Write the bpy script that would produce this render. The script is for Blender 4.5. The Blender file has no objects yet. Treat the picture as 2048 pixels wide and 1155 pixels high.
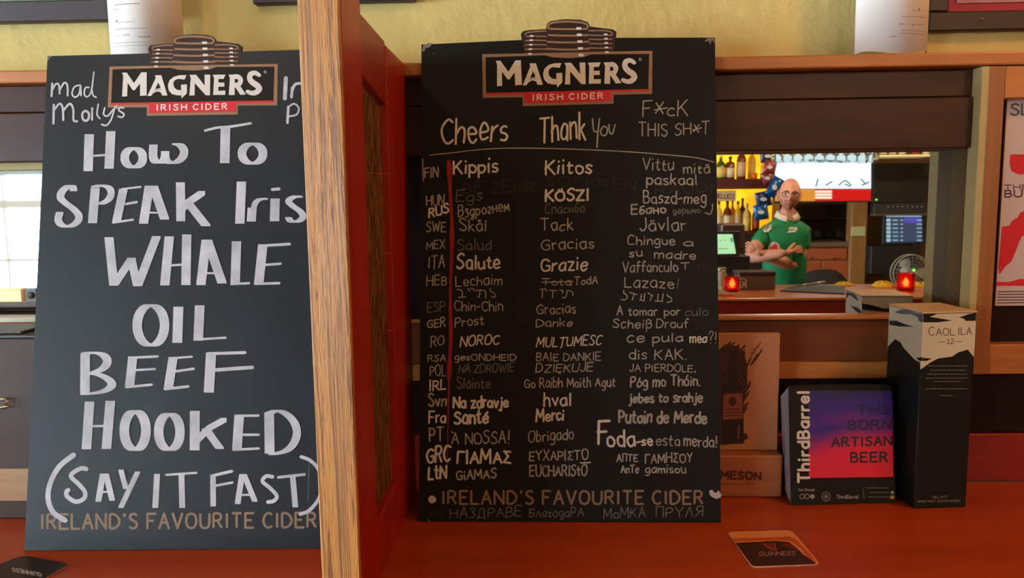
import bpy, bmesh, math, random
import numpy as np
from mathutils import Vector, Matrix
from mathutils.bvhtree import BVHTree
random.seed(7)
SC = bpy.context.scene
COL = SC.collection
# ------------------------------------------------------------------ camera
FPX, IW, IH = 1560.0, 2048, 1155
def _cam(pitch=6.6, yaw=2.0, roll=0.75):
    p, y, r = [math.radians(a) for a in (pitch, yaw, roll)]
    f = np.array([-math.sin(y)*math.cos(p), math.cos(y)*math.cos(p), -math.sin(p)])
    rt = np.array([math.cos(y), math.sin(y), 0.]); up = np.cross(rt, f)
    r2 = math.cos(r)*rt - math.sin(r)*up
    return r2, np.cross(r2, f), f
CR, CU, CF = _cam()
CP = np.array([0., 0., 1.6])
cd = bpy.data.cameras.new('camera'); co = bpy.data.objects.new('camera', cd); COL.objects.link(co)
cd.sensor_width = 36; cd.lens = FPX*36/IW; cd.clip_start = .01
co.matrix_world = Matrix(((CR[0], CU[0], -CF[0], CP[0]), (CR[1], CU[1], -CF[1], CP[1]), (CR[2], CU[2], -CF[2], CP[2]), (0, 0, 0, 1)))
SC.camera = co
YM = 1.405          # plane of the mirrors
ZC = 1.087          # top of the bar ledge
# ------------------------------------------------------------------ look, world, lights
SC.view_settings.view_transform = 'Standard'; SC.view_settings.look = 'None'
SC.view_settings.gamma = 1; SC.view_settings.use_curve_mapping = False
SC.view_settings.exposure = 0.0
w = bpy.data.worlds.new('world'); SC.world = w; w.use_nodes = True
w.node_tree.nodes['Background'].inputs[0].default_value = (.80, .91, 1, 1)
w.node_tree.nodes['Background'].inputs[1].default_value = 2.4
def area(name, loc, target, size, energy, col, sy=None):
    d = bpy.data.lights.new(name, 'AREA'); d.energy = energy; d.color = col; d.size = size
    if sy: d.shape = 'RECTANGLE'; d.size_y = sy
    o = bpy.data.objects.new(name, d); COL.objects.link(o); o.location = loc
    o.rotation_euler = (Vector(target)-Vector(loc)).to_track_quat('-Z', 'Y').to_euler()
    return o
def point(name, loc, energy, col, r=.05):
    d = bpy.data.lights.new(name, 'POINT'); d.energy = energy; d.color = col; d.shadow_soft_size = r
    o = bpy.data.objects.new(name, d); COL.objects.link(o); o.location = loc
    return o
area('window_daylight', (-5.7, -5.5, 1.4), (-4.9, 1.4, 1.5), 2.4, 420, (.78, .90, 1), 1.5)
area('window_daylight', (-7.56, -.8, 1.56), (0, -.3, 1.5), 2.7, 950, (.80, .91, 1), 1.5)
point('ceiling_lamp', (1.3, .72, 2.5), 24, (1, .42, .12), .08)
point('ceiling_lamp', (-.9, .45, 2.55), 10, (1, .74, .46), .08)
point('bar_fill_light', (1.6, -2.3, 2.45), 42, (1, .74, .52), .08)  # unseen fill lights added to brighten the bar and the barman
point('bar_fill_light', (3.0, -3.0, 2.45), 52, (1, .68, .42), .08)
# ------------------------------------------------------------------ colours and materials
def lin(c):
    return tuple(((x/255)/12.92 if x/255 <= .04045 else ((x/255+.055)/1.055)**2.4) for x in c)+(1,)
MATS = {}
def mat(name, rgb, rough=.6, metal=0, emit=None, es=1, spec=None, trans=0, ior=1.45, noise=0, nscale=20, bump=0, bscale=60, alpha=None, coat=0):
    if name in MATS: return MATS[name]
    m = bpy.data.materials.new(name); m.use_nodes = True; nt = m.node_tree; b = nt.nodes['Principled BSDF']
    b.inputs['Base Color'].default_value = lin(rgb); b.inputs['Roughness'].default_value = rough; b.inputs['Metallic'].default_value = metal
    if spec is not None: b.inputs['Specular IOR Level'].default_value = spec
    if emit: b.inputs['Emission Color'].default_value = lin(emit); b.inputs['Emission Strength'].default_value = es
    if trans: b.inputs['Transmission Weight'].default_value = trans; b.inputs['IOR'].default_value = ior
    if coat: b.inputs['Coat Weight'].default_value = coat; b.inputs['Coat Roughness'].default_value = .15
    if noise or bump:
        tc = nt.nodes.new('ShaderNodeTexCoord')
    if noise:
        n = nt.nodes.new('ShaderNodeTexNoise'); n.inputs['Scale'].default_value = nscale; n.inputs['Detail'].default_value = 6
        nt.links.new(tc.outputs['Object'], n.inputs['Vector'])
        r = nt.nodes.new('ShaderNodeValToRGB'); c = lin(rgb)
        r.color_ramp.elements[0].position = .3; r.color_ramp.elements[1].position = .7
        r.color_ramp.elements[0].color = tuple(x*(1-noise) for x in c[:3])+(1,); r.color_ramp.elements[1].color = tuple(min(1, x*(1+noise)) for x in c[:3])+(1,)
        nt.links.new(n.outputs[0], r.inputs[0]); nt.links.new(r.outputs[0], b.inputs['Base Color'])
        if emit: nt.links.new(r.outputs[0], b.inputs['Emission Color'])
    if bump:
        n = nt.nodes.new('ShaderNodeTexNoise'); n.inputs['Scale'].default_value = bscale; n.inputs['Detail'].default_value = 4
        nt.links.new(tc.outputs['Object'], n.inputs['Vector'])
        bp = nt.nodes.new('ShaderNodeBump'); bp.inputs['Strength'].default_value = bump; bp.inputs['Distance'].default_value = .002
        nt.links.new(n.outputs[0], bp.inputs['Height']); nt.links.new(bp.outputs[0], b.inputs['Normal'])
    MATS[name] = m; return m
def wood(name, dark, light, axis='x', scale=14, rough=.45, stretch=14, bump=.25, coat=0, contrast=(.3, .7), spec=.5):
    if name in MATS: return MATS[name]
    m = bpy.data.materials.new(name); m.use_nodes = True; nt = m.node_tree; b = nt.nodes['Principled BSDF']
    L = nt.links.new
    tc = nt.nodes.new('ShaderNodeTexCoord'); mp = nt.nodes.new('ShaderNodeMapping'); L(tc.outputs['Object'], mp.inputs[0])
    s = [1, 1, 1]; s['xyz'.index(axis)] = 1/stretch; mp.inputs['Scale'].default_value = s
    n0 = nt.nodes.new('ShaderNodeTexNoise'); n0.inputs['Scale'].default_value = scale*.35; n0.inputs['Detail'].default_value = 2; L(mp.outputs[0], n0.inputs['Vector'])
    ad = nt.nodes.new('ShaderNodeVectorMath'); ad.operation = 'MULTIPLY_ADD'; ad.inputs[1].default_value = (.25, .25, .25)
    L(n0.outputs['Color'], ad.inputs[0]); L(mp.outputs[0], ad.inputs[2])
    n1 = nt.nodes.new('ShaderNodeTexNoise'); n1.inputs['Scale'].default_value = scale; n1.inputs['Detail'].default_value = 3; L(ad.outputs[0], n1.inputs['Vector'])
    n2 = nt.nodes.new('ShaderNodeTexNoise'); n2.inputs['Scale'].default_value = scale*6; n2.inputs['Detail'].default_value = 5; L(ad.outputs[0], n2.inputs['Vector'])
    mx = nt.nodes.new('ShaderNodeMath'); mx.operation = 'MULTIPLY_ADD'; mx.inputs[1].default_value = .45; L(n2.outputs[0], mx.inputs[0])
    m2 = nt.nodes.new('ShaderNodeMath'); m2.operation = 'MULTIPLY'; m2.inputs[1].default_value = .55; L(n1.outputs[0], m2.inputs[0]); L(m2.outputs[0], mx.inputs[2])
    r = nt.nodes.new('ShaderNodeValToRGB'); r.color_ramp.elements[0].position = contrast[0]; r.color_ramp.elements[1].position = contrast[1]
    r.color_ramp.elements[0].color = lin(dark); r.color_ramp.elements[1].color = lin(light); L(mx.outputs[0], r.inputs[0])
    L(r.outputs[0], b.inputs['Base Color']); b.inputs['Roughness'].default_value = rough; b.inputs['Specular IOR Level'].default_value = spec
    if coat: b.inputs['Coat Weight'].default_value = coat; b.inputs['Coat Roughness'].default_value = .2
    if bump:
        bp = nt.nodes.new('ShaderNodeBump'); bp.inputs['Strength'].default_value = bump; bp.inputs['Distance'].default_value = .001
        L(n2.outputs[0], bp.inputs['Height']); L(bp.outputs[0], b.inputs['Normal'])
    MATS[name] = m; return m
# ------------------------------------------------------------------ pixel rays (only to find where things stand)
def ray(u, v): return CF + CR*(u-IW/2)/FPX - CU*(v-IH/2)/FPX
def aty(u, v, Y): d = ray(u, v); return CP + d*(Y/d[1])
def atz(u, v, Z): d = ray(u, v); return CP + d*((Z-CP[2])/d[2])
def atx(u, v, X): d = ray(u, v); return CP + d*(X/d[0])
class Plane:
    def __init__(s, p, n, inv=None):
        s.p = np.array(p, float); s.n = np.array(n, float); s.n /= np.linalg.norm(s.n)
        if s.n @ ray(1024, 577) > 0: s.n = -s.n
    def pix(s, u, v, off=0):
        d = ray(u, v); q = CP + d*(((s.p-CP) @ s.n)/(d @ s.n)); return q + s.n*off
# ------------------------------------------------------------------ object makers
MIR = False         # things behind the viewer are laid out as the mirror shows them and reflected to where they stand
def refl(p):
    return (p[0], 2*YM-p[1], p[2]) if MIR else (p[0], p[1], p[2])
def mk(name, vs, fs, m, parent=None, smooth=False, midx=None):
    me = bpy.data.meshes.new(name)
    vs = [refl(p) for p in vs]
    if MIR: fs = [tuple(reversed(f)) for f in fs]
    if parent is not None: o0 = Vector(parent['_w']); 
    else:
        xs = np.array(vs); o0 = Vector(((xs[:, 0].min()+xs[:, 0].max())/2, (xs[:, 1].min()+xs[:, 1].max())/2, xs[:, 2].min()))
    vs = [(p[0]-o0[0], p[1]-o0[1], p[2]-o0[2]) for p in vs]
    me.from_pydata(vs, [], fs)
    for q in (m if isinstance(m, (list, tuple)) else [m]): me.materials.append(q)
    if midx:
        for i, k in enumerate(midx): me.polygons[i].material_index = k
    if smooth:
        for p in me.polygons: p.use_smooth = True
    me.update()
    o = bpy.data.objects.new(name, me); COL.objects.link(o)
    if parent is not None: o.parent = parent
    else: o.location = o0
    o['_w'] = tuple(o0)
    return o
def tag(o, label, cat, group=None):
    o['label'] = label; o['category'] = cat
    if group: o['group'] = group
    return o
def thing(name, loc, label, cat, group=None):
    loc = refl(loc)
    o = bpy.data.objects.new(name, None); COL.objects.link(o); o.location = loc; o['_w'] = tuple(float(c) for c in loc)
    o.empty_display_size = .02
    return tag(o, label, cat, group)
def struct(o): o['kind'] = 'structure'; return o
def bmesh_vf(bm):
    bm.verts.ensure_lookup_table(); bm.verts.index_update()
    return [tuple(v.co) for v in bm.verts], [tuple(v.index for v in f.verts) for f in bm.faces]
def hexa(name, c8, m, parent=None, bev=0, seg=1, smooth=False):
    """eight corners: bottom 4 ccw, top 4 ccw"""
    bm = bmesh.new(); v = [bm.verts.new(tuple(c)) for c in c8]
    for f in ((3, 2, 1, 0), (4, 5, 6, 7), (0, 1, 5, 4), (1, 2, 6, 5), (2, 3, 7, 6), (3, 0, 4, 7)): bm.faces.new([v[i] for i in f])
    bmesh.ops.recalc_face_normals(bm, faces=bm.faces)
    if bev: bmesh.ops.bevel(bm, geom=list(bm.edges), offset=bev, segments=seg, affect='EDGES', profile=.5)
    vs, fs = bmesh_vf(bm); bm.free()
    return mk(name, vs, fs, m, parent, smooth)
def bx(name, x0, x1, y0, y1, z0, z1, m, parent=None, bev=0, seg=1):
    return hexa(name, [(x0, y0, z0), (x1, y0, z0), (x1, y1, z0), (x0, y1, z0), (x0, y0, z1), (x1, y0, z1), (x1, y1, z1), (x0, y1, z1)], m, parent, bev, seg)
def vbox(name, u0, v0, u1, v1, Y, dep, m, parent=None, bev=.003):
    um, vm = (u0+u1)/2, (v0+v1)/2
    x0, x1 = aty(u0, vm, Y)[0], aty(u1, vm, Y)[0]; z0, z1 = aty(um, v1, Y)[2], aty(um, v0, Y)[2]
    return bx(name, x0, x1, Y, Y+dep, z0, z1, m, parent, bev)
def lathe(name, prof, c, m, parent=None, n=24, midx=None, smooth=True):
    vs, fs = [], []
    for r, z in prof:
        for k in range(n):
            a = 2*math.pi*k/n; vs.append((c[0]+r*math.cos(a), c[1]+r*math.sin(a), c[2]+z))
    for i in range(len(prof)-1):
        for k in range(n): fs.append((i*n+k, i*n+(k+1) % n, (i+1)*n+(k+1) % n, (i+1)*n+k))
    fs.append(tuple(range(n))[::-1]); fs.append(tuple(range((len(prof)-1)*n, len(prof)*n)))
    return mk(name, vs, fs, m, parent, smooth)
def tube(name, pts, r, m, parent=None, n=8, closed=False):
    pts = [Vector(p) for p in pts]; vs, fs = [], []; N = len(pts); up = Vector((.13, .2, .97))
    for i, p in enumerate(pts):
        t = (pts[(i+1) % N]-pts[i-1]) if closed else (pts[min(i+1, N-1)]-pts[max(i-1, 0)])
        t.normalize(); a = t.cross(up)
        if a.length < .01: a = t.cross(Vector((1, 0, 0)))
        a.normalize(); b = t.cross(a); rr = r[i] if isinstance(r, (list, tuple)) else r
        for k in range(n):
            an = 2*math.pi*k/n; vs.append(tuple(p+a*math.cos(an)*rr+b*math.sin(an)*rr))
    for i in range(N if closed else N-1):
        j = (i+1) % N
        for k in range(n): fs.append((i*n+k, i*n+(k+1) % n, j*n+(k+1) % n, j*n+k))
    if not closed: fs.append(tuple(range(n))[::-1]); fs.append(tuple(range((N-1)*n, N*n)))
    return mk(name, vs, fs, m, parent, True)
def prism(name, front, back, m, parent=None, mside=None):
    """closed outline twice (front polygon, back polygon)"""
    n = len(front); vs = [tuple(p) for p in front]+[tuple(p) for p in back]
    fs = [tuple(range(n))[::-1], tuple(range(n, 2*n))]+[(i, (i+1) % n, n+(i+1) % n, n+i) for i in range(n)]
    return mk(name, vs, fs, [m, mside or m], parent, midx=[0, 0]+[1]*n)
# ------------------------------------------------------------------ flat print and handwriting on a plane
class Ink:
    """collects flat marks on one surface, each a hair above the last"""
    def __init__(s, surf, base=.0004, step=3e-6): s.f = surf; s.b = base*.4; s.st = step*.4; s.k = 0; s.vs = []; s.fs = []
    def off(s): s.k = (s.k+1) % 90; return s.b+s.k*s.st
    def poly(s, pts):
        o = s.off(); i = len(s.vs); s.vs += [tuple(s.f(u, v, o)) for u, v in pts]; s.fs.append(tuple(range(i, i+len(pts))))
    def stroke(s, pts, w, smooth=False, cap=True):
        if smooth and len(pts) > 2: pts = catmull(pts)
        P = [np.array(p, float) for p in pts]; o = s.off()
        W = w if isinstance(w, (list, tuple)) else [w]*len(P)
        if len(W) != len(P): W = [np.interp(i/(len(P)-1), np.linspace(0, 1, len(w)), w) for i in range(len(P))]
        i0 = len(s.vs)
        for i, p in enumerate(P):
            a = P[max(i-1, 0)]; b = P[min(i+1, len(P)-1)]; t = b-a; l = np.linalg.norm(t); t = t/l if l > 1e-9 else np.array([1., 0])
            k = 1
            if 0 < i < len(P)-1:
                t1 = P[i]-P[i-1]; t1 = t1/max(np.linalg.norm(t1), 1e-9); k = 1/max(.5, abs(t1 @ t))
            n = np.array([-t[1], t[0]])*W[i]/2*k
            s.vs += [tuple(s.f(*(p+n), o)), tuple(s.f(*(p-n), o))]
        for i in range(len(P)-1): s.fs.append((i0+2*i, i0+2*i+1, i0+2*i+3, i0+2*i+2))
        if cap:
            for q, ww in ((P[0], W[0]), (P[-1], W[-1])): s.disc(q, ww/2, 8)
    def disc(s, q, r, n=8, ry=None):
        s.poly([(q[0]+r*math.cos(2*math.pi*k/n), q[1]+(ry or r)*math.sin(2*math.pi*k/n)) for k in range(n)])
    def nib(s, pts, nw, nh, smooth=False, skew=0):
        if smooth: pts = catmull(pts)
        R = [(-nw/2, -nh/2+skew), (nw/2, -nh/2-skew), (nw/2, nh/2-skew), (-nw/2, nh/2+skew)]
        for a, b in zip(pts[:-1], pts[1:]):
            q = [(a[0]+r[0], a[1]+r[1]) for r in R]+[(b[0]+r[0], b[1]+r[1]) for r in R]; s.poly(hull(q))
    def make(s, name, m, parent): return mk(name, s.vs, s.fs, m, parent) if s.vs else None
def hull(p):
    p = sorted(set(p))
    def half(p):
        h = []
        for q in p:
            while len(h) > 1 and (h[-1][0]-h[-2][0])*(q[1]-h[-2][1])-(h[-1][1]-h[-2][1])*(q[0]-h[-2][0]) <= 0: h.pop()
            h.append(q)
        return h
    a = half(p); b = half(p[::-1]); return a[:-1]+b[:-1]
def catmull(P, n=5, closed=False):
    P = [np.array(p, float) for p in P]; out = []
    for i in range(len(P)-1):
        a, b, c, d = P[max(i-1, 0)], P[i], P[i+1], P[min(i+2, len(P)-1)]
        for k in range(n):
            t = k/n; out.append(tuple(.5*(2*b+(c-a)*t+(2*a-5*b+4*c-d)*t*t+(3*b-a-3*c+d)*t**3)))
    out.append(tuple(P[-1])); return out
G = {}
for _l in '''
A 6|0 0 3 10 6 0|1.1 3.8 4.9 3.8
B 5|0 0 0 10|~0 10 3.5 9.8 4.4 7.6 3 5.6 0 5.2|~0 5.2 3.6 5 5 2.8 3.6 .3 0 0
C 5.5|~5.5 8.8 3.6 10 1.4 9 0 5.5 .8 1.6 3 0 5.5 1.2
D 6|0 0 0 10|~0 10 3.4 9.5 6 6 5.4 2.4 3 .3 0 0
E 5|5 10 0 10 0 0 5 0|0 5.2 4.2 5.2
F 5|5 10 0 10 0 0|0 5.2 4 5.2
G 6|~5.8 8.6 3.6 10 1.2 8.8 0 5 1 1.2 3.2 0 5.8 1|5.8 1 5.8 4.6 3.6 4.6
H 6|0 0 0 10|6 0 6 10|0 5.2 6 5.2
I 1.2|.6 0 .6 10
J 4|4 10 4 2.5|~4 2.5 3.2 .3 1.5 0 0 1.8
K 5.5|0 0 0 10|5 10 0 4.4|1.4 5.8 5.5 0
L 4.6|0 10 0 0 4.6 0
M 7.5|0 0 .6 10 3.75 3 6.9 10 7.5 0
N 6|0 0 0 10 6 0 6 10
O 6.4|~3.2 10 .9 8.8 0 5 .9 1.2 3.2 0 5.5 1.2 6.4 5 5.5 8.8 3.2 10
P 5|0 0 0 10|~0 10 3.6 9.8 5 7.6 3.6 5 0 4.6
Q 6.4|~3.2 10 .9 8.8 0 5 .9 1.2 3.2 0 5.5 1.2 6.4 5 5.5 8.8 3.2 10|4 2.5 6.6 -.6
R 5.4|0 0 0 10|~0 10 3.6 9.8 4.8 7.6 3.6 5.4 0 5|2.4 5 5.4 0
S 5|~4.8 8.9 3 10 .9 9.2 .5 7.2 2.2 5.6 4.2 4.2 4.9 2.2 3.4 .2 1.4 .1 0 1.4
T 6|0 10 6 10|3 10 3 0
U 5.8|0 10 0 3|~0 3 1 .5 2.9 0 4.8 .5 5.8 3|5.8 3 5.8 10
V 6|0 10 3 0 6 10
W 8.4|0 10 2 0 4.2 8 6.4 0 8.4 10
X 5.6|0 0 5.6 10|0 10 5.6 0
Y 5.6|0 10 2.8 4.8 5.6 10|2.8 4.8 2.8 0
Z 5.4|0 10 5.4 10 0 0 5.4 0
a 4.4|~4.2 5.8 2.2 6.2 .2 4.4 .2 1.6 1.8 0 3.6 1 4.2 3|4.2 6 4.4 0
b 4.2|0 10 0 0|~0 4.6 1.6 6.1 3.8 5 4.2 2.8 3 .4 1.2 0 0 1.2
c 3.8|~3.8 5.2 2.2 6.1 .4 4.8 .1 2.2 1.4 .1 3.8 .8
d 4.4|4.3 10 4.4 0|~4.3 4.8 2.6 6.1 .6 5 0 2.6 1.2 .2 3 .2 4.3 1.6
e 4.2|~.2 3 4 3.4 3.8 5.2 2.2 6.2 .5 5 0 2.6 1 .4 2.6 0 4.2 1
f 3.4|~3.6 9.2 2.4 10 1.4 8.8 1.3 6 1.3 0|0 5.8 3.2 5.8
g 4.4|~4.2 5.8 2.2 6.2 .3 4.6 .3 1.8 2 .2 4 1.4 4.2 3|4.2 6 4.3 -1|~4.3 -1 3.6 -3.2 2 -3.8 .3 -2.8
h 4.2|0 10 0 0|~0 4 1.8 6 3.6 5.6 4.2 3.8 4.2 0
i 1|.4 5.8 .4 0|.4 8.8 .45 9.2
j 2|1.6 6 1.6 -1.5|~1.6 -1.5 .9 -3.4 -.6 -3.2|1.6 8.8 1.65 9.2
k 4|0 10 0 0|3.6 6 0 2.8|1 3.6 4 0
l .9|.4 10 .4 0
m 6.6|0 6 0 0|~0 4 1.4 5.9 2.8 5.6 3.2 4 3.2 0|~3.2 4 4.6 5.9 6.1 5.6 6.5 4 6.5 0
n 4|0 6 0 0|~0 4 1.8 5.9 3.4 5.6 4 3.8 4 0
o 4.4|~2.2 6.1 .5 5 0 3 .6 .8 2.2 0 3.8 .8 4.4 3 3.9 5 2.2 6.1
p 4.2|0 6 0 -4|~0 4.6 1.6 6.1 3.8 5 4.2 2.8 3 .4 1.2 0 0 1.2
q 4.4|4.2 6 4.2 -4|~4.2 4.8 2.6 6.1 .6 5 0 2.6 1.2 .2 3 .2 4.2 1.6
r 2.8|0 6 0 0|~0 3.6 1 5.4 2.8 6
s 3.4|~3.3 5.4 1.9 6.1 .4 5.3 .6 3.8 2.4 2.8 3.4 1.4 2.2 0 0 .6
t 3.2|~1.3 9 1.2 2 1.8 .2 3.2 .4|0 6.2 3 6.2
u 4.2|~0 6 0 2 1 .1 2.6 .2 4 2|4.1 6 4.2 0
v 4|0 6 2 0 4 6
w 6|0 6 1.6 0 3 4.6 4.4 0 6 6
x 4|0 0 4 6|0 6 4 0
y 4|0 6 2.1 .4|4 6 2.1 .4 .6 -3.6
z 3.8|0 6 3.8 6 0 0 3.8 0
! 1.4|.7 10 .7 3|.7 .4 .72 0
? 3.6|~0 8 1 10 3.2 9.6 3.4 7.4 1.8 5.4 1.7 3|1.7 .3 1.72 0
. 1|.4 .3 .5 0
, 1.2|.8 .8 .2 -1.6
- 3|0 3.6 3 3.6
~ 5.5|0 3.4 5.5 3.4
* 5|.4 2 4.4 9|.4 8.6 4.6 1.6|-.4 4 6.6 5.4
' 1.2|.8 10.4 .5 8
1 3|0 7.6 1.8 10 1.8 0|0 0 3.4 0
2 4.4|~.2 8 1.4 9.9 3.6 9.6 4 7.4 2.4 4.4 0 0|0 0 4.4 0
ß 4.6|0 -4 0 8|~0 8 1.6 10 3.6 9 3.4 6.6 1.6 5.6|~1.6 5.6 4.2 5 4.6 2.6 3.4 .4 1.2 .4
Г 4.4|0 0 0 10 4.6 10
Π 5|0 0 0 10 5 10 5 0
Σ 5|5 9.4 .4 10 3 5.4 0 1 5 0
Λ 5|0 0 2.5 10 5 0
Φ 5|~2.5 8 0 6.6 0 4 2.5 2.6 5 4 5 6.6 2.5 8|2.5 10 2.5 0
Д 6.4|1 0 1.4 8 3.6 10 5.4 8 5.4 0|0 -1.6 0 0 6.4 0 6.4 -1.6
З 4.6|~0 8.8 2.4 10 4.2 8 2 5.6 4.6 3.4 3.4 .4 0 .8
Б 5|4.8 10 0 10 0 0|~0 5.4 3.8 5.2 5 2.6 3.4 0 0 0
Я 5.4|5.2 0 5.2 10|~5.2 10 1.6 9.8 .6 7.4 1.8 5.2 5.2 5|3 5 0 0
в 4|0 0 0 6|~0 6 3 5.6 2.8 3.4 0 3.2|~0 3.2 3.8 3 3.6 .3 0 0
з 3.4|~0 5.2 1.8 6.1 3 4.8 1.4 3.2 3.4 2 2.4 -.4 .2 -.6
д 4.2|~4 5.8 2 6.2 .2 4.4 .4 1.6 2 .2 4 1.6|4 6 4 -2|~4 -2 3 -3.6 1 -2.8 4.4 -.6
г 3.2|~0 4.8 1 6 2.8 5.4 2.2 3 .6 1 1.4 0 3.2 .6
н 4|0 6 0 0|4 6 4 0|0 3 4 3
м 5|0 0 .6 6 2.5 2 4.4 6 5 0
п 4|0 0 0 6 4 6 4 0
и 4|0 6 0 0 4 6 4 0
б 4|~3.8 9.4 1.4 8.4 .2 5 .4 1.2 2 0 3.8 1.4 3.6 4 2 5 .4 3.6
л 4.4|0 0 1.6 6 3 6 4.2 0
ь 3.6|0 6 0 0|~0 3.4 2.8 3.2 3.4 1.6 2.4 0 0 0
ю 5.4|0 6 0 0|0 3 1.8 3|~3.6 6.1 2 4.6 2 1.4 3.6 0 5.2 1.4 5.2 4.6 3.6 6.1
я 3.8|3.8 6 3.8 0|~3.8 6 .8 5.6 .8 3.4 3.8 3|2 3 0 0
'''.strip().split('\n'):
    q = _l.split('|'); ch, adv = q[0].split(' ') if q[0][0] != '|' else ('|', '1')
    st = []
    for s_ in q[1:]:
        sm = s_.startswith('~'); f_ = [float(x) for x in s_.lstrip('~').split()]
        st.append((sm, list(zip(f_[0::2], f_[1::2]))))
    G[ch] = (float(adv), st)
def acc(base, marks, shift=0):
    a, st = G[base]; G_ = list(st)
    for m_ in marks: G_.append((False, [(x+shift, y) for x, y in m_]))
    return (a, G_)
G['ö'] = acc('o', [[(1.2, 7.6), (1.2, 8.2)], [(3, 7.6), (3, 8.2)]]); G['ä'] = acc('a', [[(1.4, 7.8), (1.4, 9)], [(3, 7.8), (3, 9)]])
G['Ö'] = acc('O', [[(2, 11.4), (2, 12)], [(4.2, 11.4), (4.2, 12)]]); G['á'] = acc('a', [[(1.6, 7.6), (3, 9)]]); G['ó'] = acc('o', [[(2, 7.6), (3.2, 9)]])
G['é'] = acc('e', [[(2, 7.6), (3.4, 9)]]); G['À'] = acc('A', [[(-.4, 11.6), (1, 10.6)]]); G['Ę'] = acc('E', [[(3.6, 0), (2.8, -1.6), (4, -2)]])
G['å'] = (G['a'][0], G['a'][1]+[(True, [(2.2, 9.6), (1.3, 8.8), (2.2, 8), (3.1, 8.8), (2.2, 9.6)])]); G['Ţ'] = acc('T', [[(3, 0), (2, -2.4)]])
for a_, b_ in (('А', 'A'), ('В', 'B'), ('Е', 'E'), ('К', 'K'), ('М', 'M'), ('Н', 'H'), ('О', 'O'), ('Р', 'P'), ('С', 'C'), ('Т', 'T'), ('У', 'Y'), ('а', 'a'), ('е', 'e'), ('о', 'o'), ('р', 'p'), ('с', 'c'), ('у', 'y'), ('Х', 'X'), ('П', 'Π'), ('Л', 'Λ'), ('Ι', 'I'), ('Γ', 'Г')):
    G[a_] = G[b_]
def write(ink, text, x0, y0, x1, y1, cap, w, jit=.0, slant=0, gap=2.0, capends=True, up=None):
    """baseline from (x0,y0) to (x1,y1) in pixels, capital height cap"""
    tot = 0; pos = []
    for c in text:
        if c == ' ': tot += 4; continue
        pos.append((c, tot)); tot += G[c][0]+gap
    tot -= gap
    b = np.array([x1-x0, y1-y0], float)/tot
    if up is None: up = np.array([0, -cap/10.])
    else: up = np.array(up)*cap/10.
    o = np.array([x0, y0], float)
    for c, p in pos:
        jy = random.uniform(-jit, jit); js = 1+random.uniform(-jit, jit)*.3; sh = random.uniform(-jit, jit)*.35; wv = random.uniform(0, 6)
        for sm, st in G[c][1]:
            pts = [tuple(o+b*(p+x+slant*y*.1*abs(cap/10/max(1e-6, np.linalg.norm(b))))+up*((y+jy)*js)) for x, y in [(x_+jit*(.55*math.sin(y_*.55+wv)+sh*(y_-3)*.5), y_+jit*.7*math.sin(x_*1.1+wv*2)) for x_, y_ in st]]
            if sm: ink.stroke(pts, w, True, capends)
            else:
                if len(pts) > 2:
                    for a, c2 in zip(pts[:-1], pts[1:]): ink.stroke([a, c2], w, False, True)
                else: ink.stroke(pts, w, False, capends)
# ------------------------------------------------------------------ materials of the place
m_plaster = mat('plaster', (206, 192, 122), .85, bump=1, bscale=55, noise=.07, nscale=9)
m_ceil = mat('ceiling_paint', (120, 105, 80), .9)
m_floor = wood('floor_wood', (40, 22, 12), (75, 45, 25), 'y', 8)
m_red = wood('red_wood', (142, 20, 8), (178, 34, 14), 'z', 16, .38, bump=.2)
m_redx = wood('red_wood_lying', (124, 18, 8), (156, 30, 13), 'y', 16, .4, bump=.2)
m_oak = wood('oak', (136, 84, 34), (212, 148, 74), 'z', 75, .5, 45, bump=1.0, contrast=(.43, .52))
m_ctop = wood('counter_wood', (156, 50, 10), (192, 76, 20), 'x', 7, .32, 12, bump=.08)
m_trim = wood('honey_wood', (158, 90, 36), (196, 124, 58), 'x', 12, .4, 12)
m_dark = wood('dark_wood', (40, 18, 8), (80, 40, 18), 'x', 8, .36, 8, spec=.22)
m_mid = wood('brown_wood', (82, 38, 18), (128, 70, 36), 'x', 9, .42, 9, spec=.3)
m_black = wood('black_wood', (22, 11, 6), (38, 20, 12), 'x', 9, .5, 9, spec=.15)
m_stile = wood('stile_wood', (128, 76, 34), (172, 110, 54), 'z', 12, .42, 10)
m_pale = mat('pale_green_paint', (192, 178, 126), .6, spec=.2, noise=.05)
m_olive = mat('olive_paint', (98, 74, 38), .6, spec=.2, noise=.12, nscale=40)
m_mirror = mat('mirror_silver', (228, 228, 224), .015, 1)
m_bk = mat('black_card_daylit', (20, 30, 36), .5, spec=.4, noise=.22, nscale=5)  # left board: bluish daylight sheen put into the black card's colour
m_bk2 = mat('black_card_worn', (9, 11, 10), .55, spec=.3, noise=.5, nscale=5)
m_bke = mat('black_card_edge', (14, 14, 14), .7)
m_white = mat('white_print', (226, 228, 226), .6)
m_chalk = mat('chalk_broad', (198, 206, 216), .8, noise=.2, nscale=34)
m_ch1 = mat('chalk_bright', (214, 214, 204), .85, noise=.1, nscale=90)
m_ch2 = mat('chalk_medium', (168, 168, 158), .85, noise=.22, nscale=90)
m_ch3 = mat('chalk_faint', (112, 112, 104), .85, noise=.3, nscale=90)
m_ch4 = mat('chalk_rubbed_out', (40, 42, 38), .9, noise=.3, nscale=60)
m_redchalk = mat('red_chalk', (150, 34, 34), .85, noise=.25, nscale=30)
m_bronze = mat('bronze_print', (150, 116, 88), .6)
m_bronze2 = mat('bronze_print_dim', (138, 114, 88), .6)
m_redp = mat('red_print', (206, 22, 40), .55)
m_keg = mat('keg_brown_print', (38, 16, 12), .6)
m_torn = mat('torn_card', (196, 190, 200), .9)
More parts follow.
